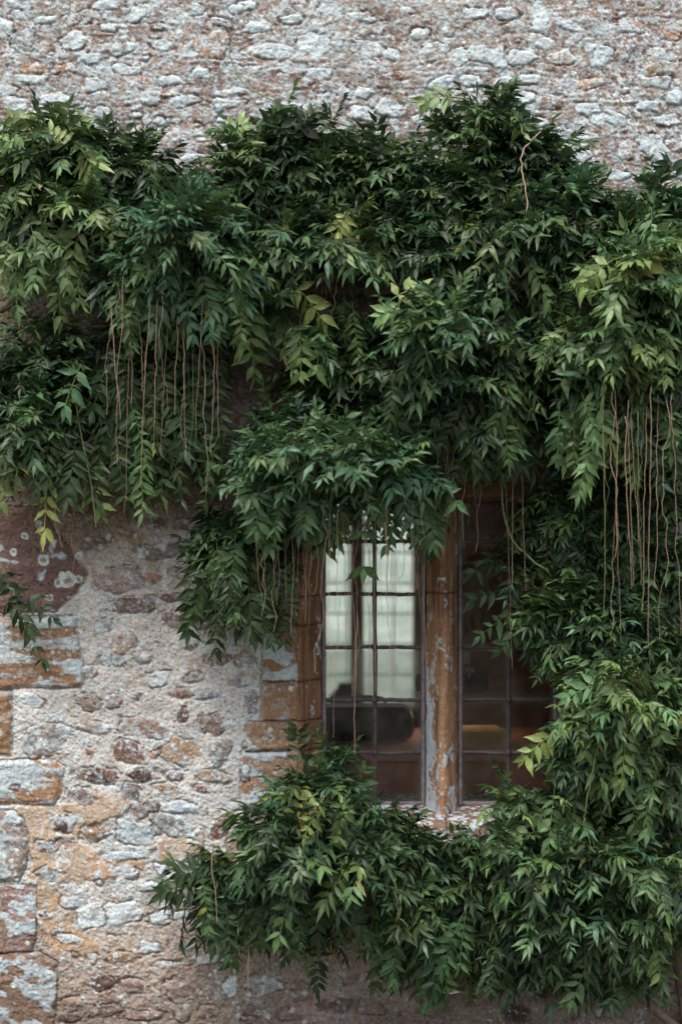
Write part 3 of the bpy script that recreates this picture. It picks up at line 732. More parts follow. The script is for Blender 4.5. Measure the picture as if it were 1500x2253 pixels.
# cardboard-coloured papers and dark things on the desk
mb = MB(); mb.box(-.12, .12, -.09, .09, 0, .05); o = mb.build('paper_stack', mat_plain('buff_paper', (196, 160, 104), .9, scale=20), bevel=.002); o.location = (.40, .63, .742); o.rotation_euler.z = .12
tag(o, 'thick stack of buff papers on the desk below the lamp', 'paper stack')
bag = empty('leather_bag', (.07, .78, .741)); tag(bag, 'black bag lying on the desk behind the dark lower panes', 'bag')
mb = MB(); mb.box(-.2, .17, -.09, .1, 0, .11); o = mb.build('bag_body', mat_plain('black_leather', (24, 20, 19), .5, scale=50), bag, bevel=.035)
vv_, ff = tube(smooth_path([(-.1, 0, .12), (-.08, 0, .133), (0, 0, .137), (.06, 0, .133), (.08, 0, .12)], 16), .007, 8); mesh_obj('bag_handle', vv_, ff, M_LEAD, bag, smooth=True)

# ------------------------------------------------------------------ ground, pale bounce surfaces added beyond the far window
def mat_ground(name, c1, c2, sc):
    m, nt, p = nodes_mat(name)
    tc = nt.nodes.new('ShaderNodeTexCoord'); n = nt.nodes.new('ShaderNodeTexNoise'); n.inputs['Scale'].default_value = sc; n.inputs['Detail'].default_value = 8
    nt.links.new(tc.outputs['Object'], n.inputs['Vector'])
    r = nt.nodes.new('ShaderNodeValToRGB'); r.color_ramp.elements[0].color = (*lin(c1), 1); r.color_ramp.elements[1].color = (*lin(c2), 1)
    r.color_ramp.elements[0].position = .35; r.color_ramp.elements[1].position = .65
    nt.links.new(n.outputs[0], r.inputs[0]); nt.links.new(r.outputs[0], p.inputs['Base Color']); p.inputs['Roughness'].default_value = .95
    b = nt.nodes.new('ShaderNodeBump'); b.inputs['Distance'].default_value = .02; nt.links.new(n.outputs[0], b.inputs['Height']); nt.links.new(b.outputs[0], p.inputs['Normal'])
    return m
g = mesh_obj('ground', [(-60, -60, -.012), (60, -60, -.012), (60, 60, -.012), (-60, 60, -.012)], [[0, 1, 2, 3]], mat_ground('grassy_soil', (62, 62, 40), (92, 88, 66), 12))
tag(g, kind='structure')

mb = MB(); mb.box(-7, 7, 3.85, 9, -.1, .02); tag(mb.build('bounce_ground', mat_plain('bounce_gravel', (196, 194, 184), .9, scale=60)), kind='structure')  # pale ground added to bounce light towards the far window
gw = empty('bounce_wall', (0, 9.0, 0)); tag(gw, 'pale rendered wall added beyond both windows to brighten the view', 'wall')  # added wall, catches the sun so the far window looks bright
mb = MB(); mb.box(-6, 6, .01, .25, 0, 2.6); mb.build('render_coat', mat_plain('bounce_render', (196, 200, 196), .9, scale=3, var=.12), gw)
mb = MB(); mb.box(-6.1, 6.1, -.03, .3, 2.601, 2.68); mb.build('coping', M_STONE2, gw, bevel=.01)
# ------------------------------------------------------------------ WISTERIA
TONES = {  # linear-ish leaf colours from sRGB picks
    'dark': (46, 64, 40), 'mid': (68, 92, 56), 'light': (96, 120, 74), 'young': (120, 136, 84), 'blue': (69, 97, 68), 'olive': (84, 88, 52)}
def leaf_cols(tone, n):
    c = lin(TONES[tone]); j = rng.normal(0, 1, (n, 1))*.16
    hue = rng.normal(0, 1, (n, 1))*np.array([[.12, .02, -.08]])
    return np.clip(c*(1+j+hue), .004, .6)
ST = np.array([.0, .14, .34, .56, .78, 1.0])
WD = np.array([.0, .66, 1.0, .8, .36, .0])
def leaflets(P, D, N, L, W, cols):
    """vectorised leaflets: P base, D direction, N face normal (unit), L length, W half width"""
    n = len(P)
    Sd = np.cross(D, N); Sd /= np.linalg.norm(Sd, axis=1)[:, None]+1e-9
    N = np.cross(Sd, D)
    curl = rng.uniform(.05, .5, n); fold = rng.uniform(.15, .7, n); wav = rng.uniform(-1, 1, (n, 6, 2))*.34
    twist = rng.normal(0, .25, n)
    sbend = rng.normal(0, .12, n)
    V_ = np.zeros((n, 16, 3)); Cc = np.zeros((n, 16, 3))
    g = np.array([0, 0, -1.0])
    def center(t):
        return P+D*(L*t*(1-.12*curl*t))[:, None]-N*(L*curl*.42*t*t)[:, None]+g*(L*.09*t*t)[:, None]+Sd*(L*sbend*t*t)[:, None]
    V_[:, 0] = center(0.); V_[:, 15] = center(1.0)
    Cc[:, 0] = cols*1.1; Cc[:, 15] = cols*1.25  # tip brightened in the colour, standing in for light on leaf ends
    k = 1
    for s in range(1, 5):
        c = center(ST[s]); w = W*WD[s]
        tw = twist*ST[s]
        sd = Sd*np.cos(tw)[:, None]+N*np.sin(tw)[:, None]; nn = N*np.cos(tw)[:, None]-Sd*np.sin(tw)[:, None]
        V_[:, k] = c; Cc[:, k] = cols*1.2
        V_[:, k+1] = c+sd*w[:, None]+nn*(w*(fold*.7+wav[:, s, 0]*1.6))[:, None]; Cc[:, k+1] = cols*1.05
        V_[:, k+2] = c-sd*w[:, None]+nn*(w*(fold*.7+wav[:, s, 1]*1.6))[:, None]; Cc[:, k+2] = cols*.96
        k += 3
    q = []; tri = [(0, 1, 2), (0, 3, 1)]
    for s in range(3):
        a = 1+3*s; q += [(a, a+3, a+4, a+1), (a, a+2, a+5, a+3)]
    tri += [(10, 15, 11), (10, 12, 15)]
    q = np.array(q); tri = np.array(tri); o = (np.arange(n)*16)[:, None, None]
    # station layout leaves index 13,14 unused -> compact
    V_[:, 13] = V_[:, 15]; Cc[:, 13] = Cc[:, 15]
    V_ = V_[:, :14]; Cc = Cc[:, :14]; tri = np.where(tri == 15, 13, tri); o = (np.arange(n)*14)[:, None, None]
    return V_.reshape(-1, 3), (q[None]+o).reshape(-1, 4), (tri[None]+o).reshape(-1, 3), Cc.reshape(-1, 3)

class Foliage:
    def __init__(s): s.V = []; s.Q = []; s.T = []; s.C = []; s.off = 0
    def add(s, v, q, t, c):
        s.V.append(v); s.C.append(c)
        if len(q): s.Q.append(q+s.off)
        if len(t): s.T.append(t+s.off)
        s.off += len(v)
    def build(s, name, parent):
        v = np.vstack(s.V)
        v[:, 1] = np.minimum(v[:, 1], -.012+.0*v[:, 1])     # leaves lie against the wall, never inside it
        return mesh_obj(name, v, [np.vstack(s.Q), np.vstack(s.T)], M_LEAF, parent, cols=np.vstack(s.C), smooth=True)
def compound(F, B, D, up, R, droop, tone, npairs=6, ll=.062, ww=.0125):
    """F foliage, arrays of leaves: B base, D dir, up reference normal, R rachis length, droop"""
    n = len(B)
    if n == 0: return
    D = D/(np.linalg.norm(D, axis=1)[:, None]+1e-9)
    g = np.array([0, 0, -1.0])
    tt = np.linspace(0, 1, 6)
    lat = np.cross(D, g+.001); lat /= np.linalg.norm(lat, axis=1)[:, None]+1e-9
    bow = rng.normal(0, .09, n)
    def pos(t): return B+D*(R*t*(1-.25*droop*t))[:, None]+g*(R*droop*t*t)[:, None]+lat*(R*bow*t*t)[:, None]
    def tan(t):
        T = D*(1-.5*droop*t)[:, None]+g*(2*droop*t)[:, None]+lat*(2*bow*t)[:, None]; return T/(np.linalg.norm(T, axis=1)[:, None]+1e-9)
    lc = leaf_cols(tone, n); lsz = rng.uniform(.8, 1.2, n)
    # rachis
    rad = .0011
    rv = np.zeros((n, 6, 3, 3)); rc = np.zeros((n, 6, 3, 3))
    for i, t in enumerate(tt):
        p = pos(t); T = tan(t); a = np.cross(T, up); a /= np.linalg.norm(a, axis=1)[:, None]+1e-9; b = np.cross(T, a)
        for j in range(3):
            an = j*2.094; rv[:, i, j] = p+(a*math.cos(an)+b*math.sin(an))*rad
            rc[:, i, j] = lc*1.6+np.array([.03, .015, .0])
    o = (np.arange(n)*18)[:, None]
    q = []
    for i in range(5):
        for j in range(3): j2 = (j+1) % 3; q.append((i*3+j, i*3+j2, i*3+3+j2, i*3+3+j))
    F.add(rv.reshape(-1, 3), (np.array(q)[None]+o[:, :, None]).reshape(-1, 4), np.zeros((0, 3), int), rc.reshape(-1, 3))
    for k in range(npairs*2+1):
        term = k == npairs*2
        if term: t = 1.0; a = rng.normal(0, .12, n); sgn = 1
        else:
            pr = k//2; sgn = 1 if k % 2 else -1
            t = .22+.74*pr/max(1, npairs-1)*.98; a = sgn*(1.12-.42*pr/npairs)+rng.normal(0, .14, n)
        t = np.clip(t+rng.normal(0, .012, n), .05, 1.0) if not term else np.ones(n)
        T = tan(t); Nn = up-T*(up*T).sum(1)[:, None]; Nn /= np.linalg.norm(Nn, axis=1)[:, None]+1e-9
        Sd = np.cross(T, Nn)
        d = T*np.cos(a)[:, None]+Sd*np.sin(a)[:, None]
        if np.ndim(t) == 0: t = np.full(n, t)
        d = d+rng.normal(0, .13, (n, 3))-Nn*rng.uniform(-.15, .3, n)[:, None]+g*rng.uniform(-.05, .22, n)[:, None]; d /= np.linalg.norm(d, axis=1)[:, None]
        Nj = Nn+rng.normal(0, .38, (n, 3)); Nj -= d*(Nj*d).sum(1)[:, None]; Nj /= np.linalg.norm(Nj, axis=1)[:, None]
        sz = (1-.28*abs(t-.55)*1.2)*rng.uniform(.72, 1.18, n)*lsz; ageg = .84+.32*t
        F.add(*leaflets(pos(t), d, Nj, ll*sz, ww*sz*rng.uniform(.85, 1.15, n), lc*ageg[:, None]*(1+rng.normal(0, .1, (n, 1)))*np.where(rng.random((n, 1)) < .006, np.array([[2.6, 1.5, .9]]), 1)))

def clump(F, cx, cy, rx, ry, depth, tones, dens=1.0, up_bias=.0, back=.05, size=1.0):
    """a dome of leaves: leaves spring from inside and fall outward; cx.. in photo px on the wall"""
    depth = depth*(1.25 if tones is not dk else .82)
    n = int(dens*rx*ry*3.14/11500*23)+3
    for tn, share in tones:
        m = max(1, int(round(n*share)))
        th = rng.uniform(0, 2*np.pi, m); r = np.sqrt(rng.uniform(0, 1, m))*.86
        lay = rng.uniform(.15, 1, m)**.6
        ux, uz = r*np.cos(th), r*np.sin(th)            # uz>0 = up in picture
        dome = np.sqrt(1-r*r*.9)
        y = back+(depth-back)*dome*lay
        f = (CAMD-y)/CAMD
        bx = X(cx)+ux*rx*S*.74; bz = Z(cy)+uz*ry*S*.74+.02
        B = np.stack([bx*f, -y, CZ+(bz-CZ)*f], -1)
        out = np.stack([ux*1.5, -(.4+.55*dome), uz*1.3+.22+up_bias], -1)
        D = out+rng.normal(0, .38, (m, 3))
        D[:, 1] = np.minimum(D[:, 1], -.02)
        D /= np.linalg.norm(D, axis=1)[:, None]
        up = np.stack([ux*.3, -(.3+.25*(uz < -.2)), .9+0*ux], -1)+rng.normal(0, .26, (m, 3)); up /= np.linalg.norm(up, axis=1)[:, None]
        R = rng.uniform(.10, .185, m)*size
        droop = rng.uniform(.0, .42, m)*(1-.5*(uz > .3))+.3*(uz < -.5)
        B = B-D*(R*.45)[:, None]+np.array([0, 0, 1])*(R*droop*.35)[:, None]; B[:, 1] = np.minimum(B[:, 1], -.02)
        h = m//2; kq = rng.uniform(.8, 1.12)
        for sl_, np_, k_ in ((slice(0, h), 6, .92), (slice(h, m), 8, .76)):
            compound(F, B[sl_], D[sl_], up[sl_], R[sl_], droop[sl_], tn, np_, ll=.06*size*k_, ww=.0084*size*k_)

def spray(F, b, t, depth, tone, npairs=5, ll=.056, ww=.0105, droop=.25, d2=None):
    """one compound leaf from photo point b to photo point t"""
    p0 = at(b[0], b[1], depth); p1 = at(t[0], t[1], depth if d2 is None else d2)
    v = p1-p0; R = np.linalg.norm(v); Dv = v/R+np.array([0, 0, droop*.8])
    fw_ = np.array([[0, -1, .35]]); fw_ /= np.linalg.norm(fw_)
    compound(F, p0[None], Dv[None], fw_, np.array([R*1.02]), np.array([droop]), tone, npairs, ll, ww)

D_, Md, Lt, Yg, Bl = 'dark', 'mid', 'light', 'young', 'blue'
dk = [(D_, .6), (Md, .4)]; md = [(D_, .35), (Md, .5), (Bl, .15)]; lt = [(D_, .2), (Md, .4), (Lt, .4)]; br = [(Md, .45), (Lt, .5), (Yg, .05)]; bu = [(Md, .35), (Bl, .65)]
PLANTS = {
 'upper': dict(label='wisteria spreading along the upper wall and arching over the left light', loc=(250, 450), masses=[
   [(120, 340, 130, 80, .24, lt), (45, 440, 120, 90, .22, lt), (285, 385, 140, 75, .26, dk), (200, 420, 150, 90, .25, dk), (110, 540, 90, 110, .22, br), (190, 470, 110, 70, .26, lt), (395, 440, 70, 50, .15, dk, .6)],
   [(400, 520, 180, 110, .4, bu), (380, 600, 190, 110, .32, bu), (520, 600, 110, 100, .28, md), (560, 650, 80, 90, .24, lt, .7), (290, 640, 110, 80, .24, md), (340, 800, 170, 110, .16, dk), (360, 950, 155, 110, .15, dk), (430, 700, 100, 100, .2, dk)],
   [(70, 820, 130, 100, .26, dk), (60, 930, 110, 110, .24, md), (150, 880, 110, 90, .2, dk), (60, 1020, 70, 60, .16, lt, .6), (190, 1000, 60, 60, .12, dk, .7), (110, 740, 70, 40, .14, lt, .4)],
   [(600, 370, 150, 90, .26, dk), (620, 300, 70, 60, .22, dk, .7), (700, 440, 160, 110, .24, dk), (520, 440, 110, 90, .18, dk, .8), (640, 540, 130, 90, .26, md), (770, 540, 130, 80, .26, lt), (840, 400, 130, 100, .22, dk), (900, 500, 130, 120, .28, dk), (750, 320, 90, 40, .12, dk, .5)],
   [(1060, 340, 150, 90, .25, dk), (1090, 270, 70, 60, .2, lt, .6), (1190, 380, 120, 90, .24, dk), (1010, 440, 150, 100, .28, dk), (1120, 520, 160, 110, .28, md), (1000, 560, 120, 90, .24, md), (1240, 480, 130, 100, .24, md), (1170, 620, 130, 90, .2, lt)],
   [(980, 740, 170, 100, .42, bu), (930, 700, 90, 60, .4, lt, .6), (1010, 850, 150, 100, .32, md), (1110, 800, 120, 110, .3, md), (840, 800, 110, 80, .24, dk), (720, 850, 130, 80, .16, dk), (1050, 950, 110, 80, .28, md), (690, 760, 60, 60, .2, lt, .6), (760, 920, 150, 60, .2, dk), (890, 920, 110, 70, .24, dk), (1180, 920, 110, 90, .18, dk)],
   [(640, 1010, 140, 70, .42, bu), (590, 1070, 110, 60, .36, bu), (760, 1030, 150, 75, .44, bu), (880, 1030, 110, 80, .4, bu), (700, 1068, 120, 55, .36, md), (930, 1070, 60, 50, .3, md), (840, 1080, 80, 50, .32, md), (620, 950, 90, 50, .24, md)],
   [(545, 1240, 105, 95, .2, dk, 1.4), (520, 1305, 75, 60, .16, dk, 1.4), (480, 1250, 60, 70, .16, dk), (610, 1190, 70, 70, .2, dk), (490, 1170, 60, 40, .14, dk, .8)],
 ]),
 'right': dict(label='wisteria hanging in a thick curtain over the right light', loc=(1400, 800), masses=[
   [(1320, 490, 120, 50, .16, md, .8), (1460, 450, 70, 50, .2, md, .8), (1440, 520, 110, 80, .28, lt), (1300, 560, 120, 80, .24, md), (1395, 640, 150, 100, .42, br), (1430, 580, 90, 50, .4, br), (1370, 760, 150, 110, .38, lt), (1470, 740, 90, 120, .34, lt), (1360, 880, 130, 100, .32, md), (1450, 920, 90, 100, .28, md), (1250, 760, 90, 90, .28, lt, .7), (1240, 850, 90, 90, .2, dk)],
   [(1250, 1130, 130, 100, .1, dk, .9), (1390, 1120, 140, 120, .12, dk), (1320, 1250, 160, 110, .14, dk), (1440, 1270, 110, 120, .14, dk), (1160, 1250, 90, 60, .06, dk, .6), (1230, 1350, 110, 70, .14, md), (1340, 1380, 150, 80, .16, md), (1460, 1430, 90, 80, .18, md), (1275, 1450, 80, 60, .14, dk)],
   [(1360, 1520, 130, 70, .32, lt), (1400, 1570, 130, 70, .34, br), (1295, 1600, 100, 70, .3, lt), (1320, 1650, 130, 90, .28, md), (1440, 1680, 100, 110, .24, md), (1262, 1690, 70, 60, .24, md, .8), (1370, 1780, 140, 90, .14, dk), (1240, 1800, 80, 80, .2, lt, .8), (1460, 1820, 90, 90, .16, dk), (1130, 1780, 60, 45, .16, lt, .6), (1480, 1530, 60, 60, .24, md)],
 ]),
 'low': dict(label='low bank of wisteria spilling out from the foot of the window', loc=(800, 2100), masses=[
   [(690, 1770, 120, 60, .3, md), (600, 1840, 120, 70, .32, md), (750, 1830, 130, 70, .34, md), (520, 1930, 110, 60, .28, dk), (640, 1920, 130, 80, .34, md), (430, 1970, 65, 45, .2, dk), (520, 2010, 90, 55, .22, dk), (780, 1930, 130, 80, .34, md), (860, 1850, 80, 60, .26, dk), (650, 2000, 90, 50, .24, dk), (740, 1700, 60, 40, .16, md, .6), (700, 2060, 40, 50, .12, dk, .7)],
   [(930, 1900, 110, 60, .28, dk), (1020, 1960, 130, 80, .26, dk), (1090, 1890, 100, 50, .24, md), (900, 2020, 110, 80, .24, md), (1050, 2060, 130, 70, .2, dk), (900, 2090, 80, 50, .16, dk), (1000, 2130, 110, 45, .14, dk, .8)],
   [(1200, 1930, 120, 70, .28, md), (1330, 1920, 130, 70, .3, md), (1440, 1930, 90, 80, .3, lt), (1220, 2030, 130, 80, .24, md), (1370, 2030, 130, 90, .26, md), (1470, 2060, 70, 90, .26, lt, .8), (1200, 2120, 120, 60, .16, dk), (1350, 2130, 110, 50, .16, dk)],
 ]),
 'left': dict(label='sparse wisteria shoot hanging at the left edge below the block with lichen rings', loc=(40, 1250), masses=[]),
}
SPR = {
 'upper': [((620, 320), (618, 215), .2, D_, 5), ((660, 300), (690, 235), .2, D_, 5), ((585, 290), (560, 300), .18, D_, 4), ((240, 330), (235, 250), .2, D_, 5), ((265, 330), (280, 265), .2, D_, 4),
   ((480, 300), (545, 262), .15, Yg, 4), ((545, 300), (470, 278), .15, Lt, 4), ((100, 300), (190, 245), .24, Yg, 5), ((110, 290), (10, 240), .2, Lt, 6), ((150, 330), (100, 270), .28, Yg, 5), ((60, 330), (0, 300), .26, Lt, 5), ((180, 330), (205, 370), .3, Yg, 4),
   ((1010, 215), (930, 215), .16, Lt, 5), ((1060, 215), (1120, 200), .16, D_, 5), ((1090, 225), (1150, 250), .16, D_, 5), ((1060, 280), (1060, 220), .18, D_, 4), ((1130, 300), (1160, 250), .18, Md, 5),
   ((60, 430), (15, 480), .26, Lt, 4), ((80, 480), (100, 610), .26, Lt, 6), ((140, 470), (150, 600), .28, Lt, 6), ((200, 450), (160, 560), .3, Lt, 6), ((120, 560), (130, 680), .24, Lt, 6), ((230, 440), (250, 520), .3, Lt, 5),
   ((545, 660), (555, 790), .26, Lt, 5), ((640, 620), (700, 690), .28, Lt, 4), ((660, 690), (660, 800), .26, Lt, 5), ((710, 690), (700, 790), .26, Lt, 4), ((560, 560), (540, 600), .3, Yg, 3), ((760, 465), (745, 505), .3, Yg, 4),
   ((110, 1000), (100, 1140), .22, Yg, 5), ((160, 980), (215, 1100), .2, Lt, 4), ((10, 990), (5, 1090), .22, Lt, 5), ((180, 800), (150, 880), .3, Lt, 3), ((860, 660), (940, 620), .4, Yg, 4), ((890, 680), (840, 690), .4, Lt, 4),
   ((800, 1150), (800, 1235), .38, Md, 2), ((720, 1130), (715, 1190), .34, Md, 4), ((870, 1120), (855, 1190), .34, Md, 4), ((960, 1060), (1000, 1100), .38, Md, 3), ((560, 1120), (590, 1190), .34, Md, 4), ((930, 1140), (945, 1195), .2, D_, 4),
   ((360, 620), (340, 700), .38, Bl, 5), ((400, 620), (420, 720), .38, Bl, 5), ((470, 600), (470, 700), .36, Bl, 5), ((1080, 500), (1090, 640), .32, Md, 6), ((1150, 560), (1200, 650), .3, Lt, 6), ((1115, 800), (1110, 880), .36, Lt, 4)],
 'right': [((1150, 1180), (1050, 1250), .06, D_, 5), ((1170, 1300), (1035, 1310), .08, D_, 6), ((1190, 1320), (1060, 1390), .1, Md, 6), ((1190, 1340), (1110, 1420), .1, Md, 6), ((1215, 1060), (1215, 1195), .06, 'olive', 5), ((1140, 1070), (1125, 1170), .05, 'olive', 3), ((1280, 1010), (1300, 1100), .08, 'olive', 4), ((1235, 1070), (1245, 1190), .07, 'olive', 4),
   ((1390, 1530), (1370, 1690), .38, Lt, 7), ((1300, 1540), (1290, 1640), .36, Lt, 6), ((1430, 1540), (1450, 1610), .36, Lt, 6), ((1340, 1500), (1250, 1530), .34, Lt, 6), ((1240, 1600), (1160, 1660), .3, Lt, 6), ((1220, 1730), (1205, 1870), .28, Lt, 7), ((1150, 1760), (1090, 1830), .18, Md, 6), ((1180, 1830), (1090, 1860), .22, Lt, 6),
   ((1400, 560), (1380, 640), .46, Lt, 5), ((1440, 590), (1500, 640), .46, Lt, 5), ((1350, 570), (1290, 620), .44, Lt, 5), ((1400, 600), (1440, 560), .46, Yg, 4), ((1280, 700), (1200, 780), .34, Lt, 6), ((1330, 760), (1240, 830), .36, Lt, 6), ((1490, 400), (1460, 345), .16, D_, 4), ((1340, 400), (1320, 365), .1, Md, 4), ((1400, 410), (1430, 370), .12, Md, 4)],
 'low': [((715, 1750), (675, 1830), .4, Yg, 5), ((760, 1750), (750, 1830), .4, Yg, 5), ((700, 1745), (650, 1780), .38, Yg, 4), ((660, 1700), (652, 1568), .12, D_, 5), ((730, 1700), (735, 1640), .16, Md, 4), ((790, 1740), (800, 1670), .16, Md, 4), ((700, 2040), (700, 2150), .12, D_, 7),
   ((500, 1790), (520, 1830), .14, 'young', 1), ((440, 1960), (355, 1960), .2, D_, 5), ((470, 1920), (400, 1920), .22, D_, 5), ((650, 1940), (620, 2040), .36, Lt, 4), ((700, 1830), (690, 1900), .4, Bl, 4), ((1440, 2040), (1450, 2130), .3, Lt, 6), ((840, 2080), (830, 2150), .14, D_, 5), ((920, 2100), (960, 2180), .14, D_, 4), ((1290, 2110), (1330, 2180), .14, D_, 5)],
 'left': [((10, 1240), (30, 1330), .06, D_, 5), ((20, 1290), (115, 1350), .08, D_, 4), ((40, 1350), (85, 1440), .08, D_, 4), ((5, 1310), (60, 1370), .07, D_, 4)],
}
HANG = {
 'upper': [(70, 220, 490, 740, 960, .24, [D_, D_, Md], 120), (30, 250, 560, 560, 650, .38, [Md, Bl], 90), (16, 0, 200, 860, 980, .26, [D_, Md], 110), (26, 430, 620, 1160, 1320, .24, [D_, D_, Md], 95), (14, 560, 960, 1060, 1110, .4, [Md, Bl], 70), (26, 860, 1150, 820, 940, .36, [Md, Md, D_], 100), (12, 600, 820, 640, 720, .26, [Md, Lt], 90), (16, 1000, 1240, 520, 700, .3, [Md, D_], 100), (14, 20, 240, 460, 560, .28, [Lt, Md], 100)],
 'right': [(26, 1230, 1490, 780, 940, .4, [Md, Lt, D_], 110), (50, 1160, 1490, 1060, 1400, .14, [D_, D_, Md], 110), (26, 1260, 1480, 1560, 1720, .34, [Md, Lt, D_], 110), (12, 1280, 1480, 640, 740, .46, [Lt, Md], 95)],
 'low': [(26, 430, 760, 1900, 2000, .3, [D_, Md], 95), (40, 830, 1480, 1960, 2090, .26, [D_, D_, Md], 95)]}
def wiggle_path(p, q, n=18, amp=.012, sag=0, seed=0):
    r = np.random.default_rng(seed); t = np.linspace(0, 1, n)[:, None]
    pts = np.array(p)+(np.array(q)-np.array(p))*t
    o = np.cumsum(r.normal(0, 1, (n, 3)), 0); o -= o[0]+(o[-1]-o[0])*t; o /= (np.abs(o).max()+1e-6)
    pts = pts+o*amp; pts[:, 2] -= sag*4*(t*(1-t))[:, 0]
    return pts
sid = [0]
def hang(pl, x0, y0, x1, y1, depth, green=False, rad=.0013, amp=.012, via=None):
    sid[0] += 1
    n = max(10, int(abs(y1-y0)/22))
    if via: pts = smooth_path([at(x0, y0, depth)]+[at(*v_, depth) for v_ in via]+[at(x1, y1, depth)], 26)
    else: pts = wiggle_path(at(x0, y0, depth), at(x1, y1, depth), n, amp, 0, sid[0])
    v, f = tube(pts, np.linspace(rad*1.15, rad*.7, len(pts)), 5)
    pts0 = np.array(pl.location)
    o = mesh_obj('hanging_stalk', v-pts0, f, M_GSTALK if green else M_STALK, pl, smooth=True)
    if green: o['label'] = 'pale green trailing stalk'
    return o
roots = {}
for key, d in PLANTS.items():
    p = empty('wisteria', tuple(at(d['loc'][0], d['loc'][1], .02))); roots[key] = p
    tag(p, d['label'], 'climbing plant', 'wisteria grown over the wall')
    loc = np.array(p.location)
    fols = []
    for mass in d['masses'] or [[]]:
        F = Foliage()
        for c in mass: clump(F, *c[:6], dens=c[6] if len(c) > 6 else 1.0)
        fols.append((F, mass))
    for s_ in SPR[key]:
        # give the spray to the mass it grows from
        best = min(range(len(fols)), key=lambda i: min([math.hypot(c[0]-s_[0][0], c[1]-s_[0][1]) for c in fols[i][1]] or [0]))
        spray(fols[best][0], *s_[:4], npairs=s_[4])
    if key == 'upper':
        for (x, y) in ((40, 262), (205, 290), (330, 335), (415, 385), (450, 400), (500, 320), (560, 275), (700, 290), (760, 305), (850, 310), (905, 290), (960, 260), (1130, 250), (1190, 310), (1250, 345)):
            a_ = rng.uniform(-.9, .9); q_ = rng.uniform(60, 105)
            best = min(range(len(fols)), key=lambda i: min(math.hypot(c[0]-x, c[1]-y) for c in fols[i][1]))
            spray(fols[best][0], (x-math.sin(a_)*q_*.5, y+60), (x+math.sin(a_)*q_, y-math.cos(a_)*q_*.55), .16, rng.choice([D_, Md, Lt]), npairs=5, ll=.05, ww=.009, droop=.35)
    for (n_, x0, x1, y0, y1, dp, tns, Lh) in HANG.get(key, ()):
        for q_ in range(n_):
            x, y = rng.uniform(x0, x1), rng.uniform(y0, y1); L_ = rng.uniform(.75, 1.2)*Lh
            best = min(range(len(fols)), key=lambda i: min([math.hypot(c[0]-x, c[1]-y) for c in fols[i][1]] or [0]))
            k_ = rng.uniform(.8, 1.0)
            spray(fols[best][0], (x, y), (x+rng.normal(0, .28)*L_, y+L_), dp*rng.uniform(.6, 1.05), rng.choice(tns), npairs=int(rng.integers(6, 9)), ll=.054*k_, ww=.0088*k_, droop=.25)
    for F, _ in fols:
        F.V = [v_ for v_ in F.V]
        o = F.build('foliage', p)
        me = o.data; co = np.zeros(len(me.vertices)*3, np.float32); me.vertices.foreach_get('co', co)
        me.vertices.foreach_set('co', (co.reshape(-1, 3)-loc.astype(np.float32)).ravel()); me.update()

def stem(pl, pts, r0, r1, label=None, mat=None):
    pts = smooth_path([at(*p_) for p_ in pts], 30); sid[0] += 1
    pts = pts+np.random.default_rng(sid[0]).normal(0, .0015, pts.shape)
    v, f = tube(pts, np.linspace(r0, r1, 30), 7)
    o = mesh_obj('woody_stem' if mat is None else 'green_shoot', v-np.array(pl.location), f, mat or M_BARK, pl, smooth=True)
    if label: o['label'] = label
up, rt, lo, le = roots['upper'], roots['right'], roots['low'], roots['left']
stem(up, [(-60, 720, .06), (150, 600, .08), (420, 560, .1), (720, 640, .09), (1000, 620, .1), (1280, 560, .08)], .014, .01)
stem(up, [(1280, 560, .06), (1200, 760, .08), (1020, 900, .08), (860, 960, .1), (640, 1010, .12), (560, 1120, .08)], .012, .006)
stem(up, [(-40, 860, .04), (150, 780, .05), (300, 720, .06), (420, 740, .06)], .009, .005)
stem(up, [(648, 1010, .3), (652, 985, .4), (650, 958, .43)], .007, .005, 'broken stub of stem')
stem(up, [(800, 966, .36), (825, 968, .4), (832, 976, .4)], .005, .003, 'broken stub of stem')
stem(up, [(765, 940, .34), (795, 943, .36)], .003, .002)
stem(up, [(240, 1095, .02), (330, 1100, .025), (430, 1105, .02), (520, 1110, .03)], .003, .002)
stem(rt, [(1560, 1480, .2), (1500, 1492, .22), (1450, 1488, .22), (1390, 1500, .18), (1350, 1470, .15)], .008, .004)
stem(rt, [(1560, 1500, .2), (1490, 1500, .21), (1450, 1497, .22)], .006, .004)
stem(rt, [(1520, 2280, .05), (1470, 1900, .06), (1490, 1500, .08), (1400, 1100, .08), (1440, 700, .1), (1380, 480, .08)], .024, .014)
stem(lo, [(1500, 2270, .05), (1300, 2120, .06), (1000, 2020, .07), (700, 1960, .08), (520, 1960, .08)], .014, .006)
stem(le, [(-40, 1215, .02), (0, 1240, .05), (30, 1300, .06), (45, 1355, .07)], .002, .0012, mat=M_GSTALK)
stem(up, [(505, 90, .02), (508, 130, .02), (530, 175, .03), (580, 212, .06), (680, 250, .1), (790, 285, .12)], .0018, .003, 'thin pale runner', M_GSTALK)
stem(up, [(870, 150, .02), (865, 185, .02), (885, 215, .05), (930, 228, .08), (1000, 215, .14), (1060, 235, .16), (1110, 290, .16)], .0015, .003, 'thin pale runner', M_GSTALK)
stem(up, [(1190, 290, .2), (1150, 330, .26), (1148, 380, .28), (1158, 440, .3), (1150, 510, .3), (1130, 570, .3), (1112, 640, .3)], .0018, .0022, 'long bare runner', M_STALK)
stem(rt, [(1122, 1050, .16), (1112, 1042, .16), (1102, 1055, .16), (1104, 1110, .16), (1120, 1175, .15), (1160, 1225, .14), (1210, 1262, .13), (1250, 1298, .12)], .0022, .0035, 'twisted pale green shoot', M_GSTALK)
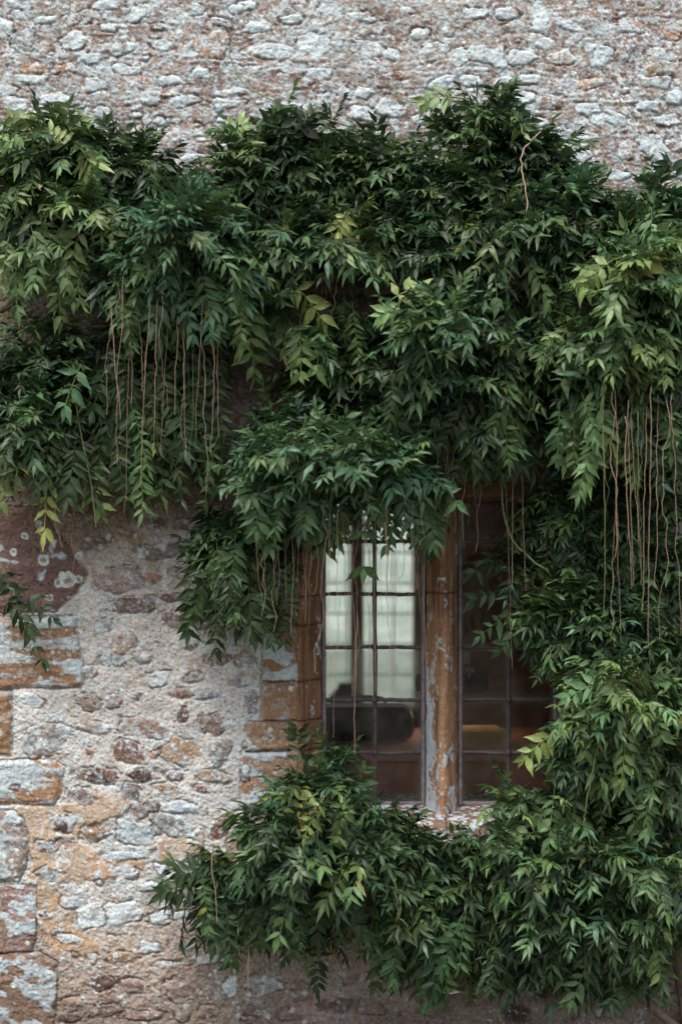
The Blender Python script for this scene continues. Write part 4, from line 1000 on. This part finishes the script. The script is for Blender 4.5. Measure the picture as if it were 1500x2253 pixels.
stem(rt, [(1320, 1600, .36), (1310, 1660, .36), (1290, 1760, .34), (1282, 1830, .32)], .002, .0015, None, M_GSTALK)
stem(lo, [(840, 1900, .36), (870, 1950, .36), (875, 2010, .34), (900, 2040, .33)], .0025, .0018, None, M_GSTALK)
stem(lo, [(655, 1715, .1), (662, 1690, .12), (660, 1650, .12)], .002, .0015, None, M_GSTALK)

R_ = random.Random(5)
def bunch(pl, n, xa, xb, ya, yb, depth, drift=14, short=.35, green=0, amp=.006):
    for k in range(n):
        x = xa+(xb-xa)*(k+R_.random())/n; L_ = (yb-ya)*(1-short*R_.random())
        hang(pl, x, ya+R_.uniform(-20, 60), x+R_.uniform(-drift, drift), ya+L_, depth+R_.uniform(-.07, .05), k < green, R_.choice((.0005, .0007, .0009)), amp*R_.choice((.6, 1, 1.6, 2.6)))
bunch(up, 7, 235, 325, 620, 1130, .4, 26, .55)
bunch(up, 5, 330, 395, 640, 1150, .4, 22, .5)
bunch(up, 2, 398, 408, 680, 1010, .32, 6, .2)
bunch(up, 5, 415, 490, 660, 1160, .4, 30, .5, 1)
hang(up, 440, 900, 540, 985, .1); hang(up, 455, 880, 520, 975, .1); hang(up, 450, 860, 500, 960, .1)
bunch(up, 5, 700, 745, 560, 740, .2, 25, .3)
bunch(up, 9, 560, 650, 1150, 1400, .3, 8, .5)
bunch(up, 7, 655, 705, 1130, 1400, .3, 8, .4)
bunch(up, 11, 705, 825, 1110, 1560, .36, 22, .6)
bunch(up, 12, 830, 940, 1110, 1500, .36, 16, .6)
bunch(up, 6, 960, 1000, 880, 1260, .3, 16, .5)
bunch(up, 2, 745, 800, 1300, 1660, .3, 24, .4)
bunch(rt, 5, 1025, 1060, 900, 1300, .26, 12, .5)
bunch(rt, 3, 1110, 1150, 1020, 1480, .18, 20, .5)
bunch(rt, 8, 1315, 1400, 880, 1460, .46, 24, .6, 2, .009)
bunch(rt, 7, 1395, 1480, 860, 1440, .46, 22, .6, 2, .009)
bunch(rt, 3, 1270, 1330, 1680, 1900, .16, 20, .3)
bunch(rt, 3, 1470, 1500, 1500, 1900, .2, 10, .4)
bunch(up, 4, 60, 100, 1050, 1270, .2, 10, .3, 3)
bunch(up, 3, 150, 330, 1060, 1300, .12, 12, .6)
hang(up, 165, 870, 212, 1160, .24, True, .0018, via=[(180, 960), (200, 1060)])
hang(up, 122, 1120, 140, 1205, .2)
hang(up, 10, 560, 30, 700, .1); hang(up, 75, 600, 68, 680, .1)
hang(lo, 470, 1860, 478, 2030, .34, via=[(466, 1910), (474, 1960)]); hang(lo, 556, 2000, 545, 2185, .24); hang(lo, 515, 2020, 530, 2110, .2)
hang(lo, 700, 1820, 680, 1930, .4, True)
bunch(lo, 5, 1180, 1420, 2080, 2230, .16, 20, .4)
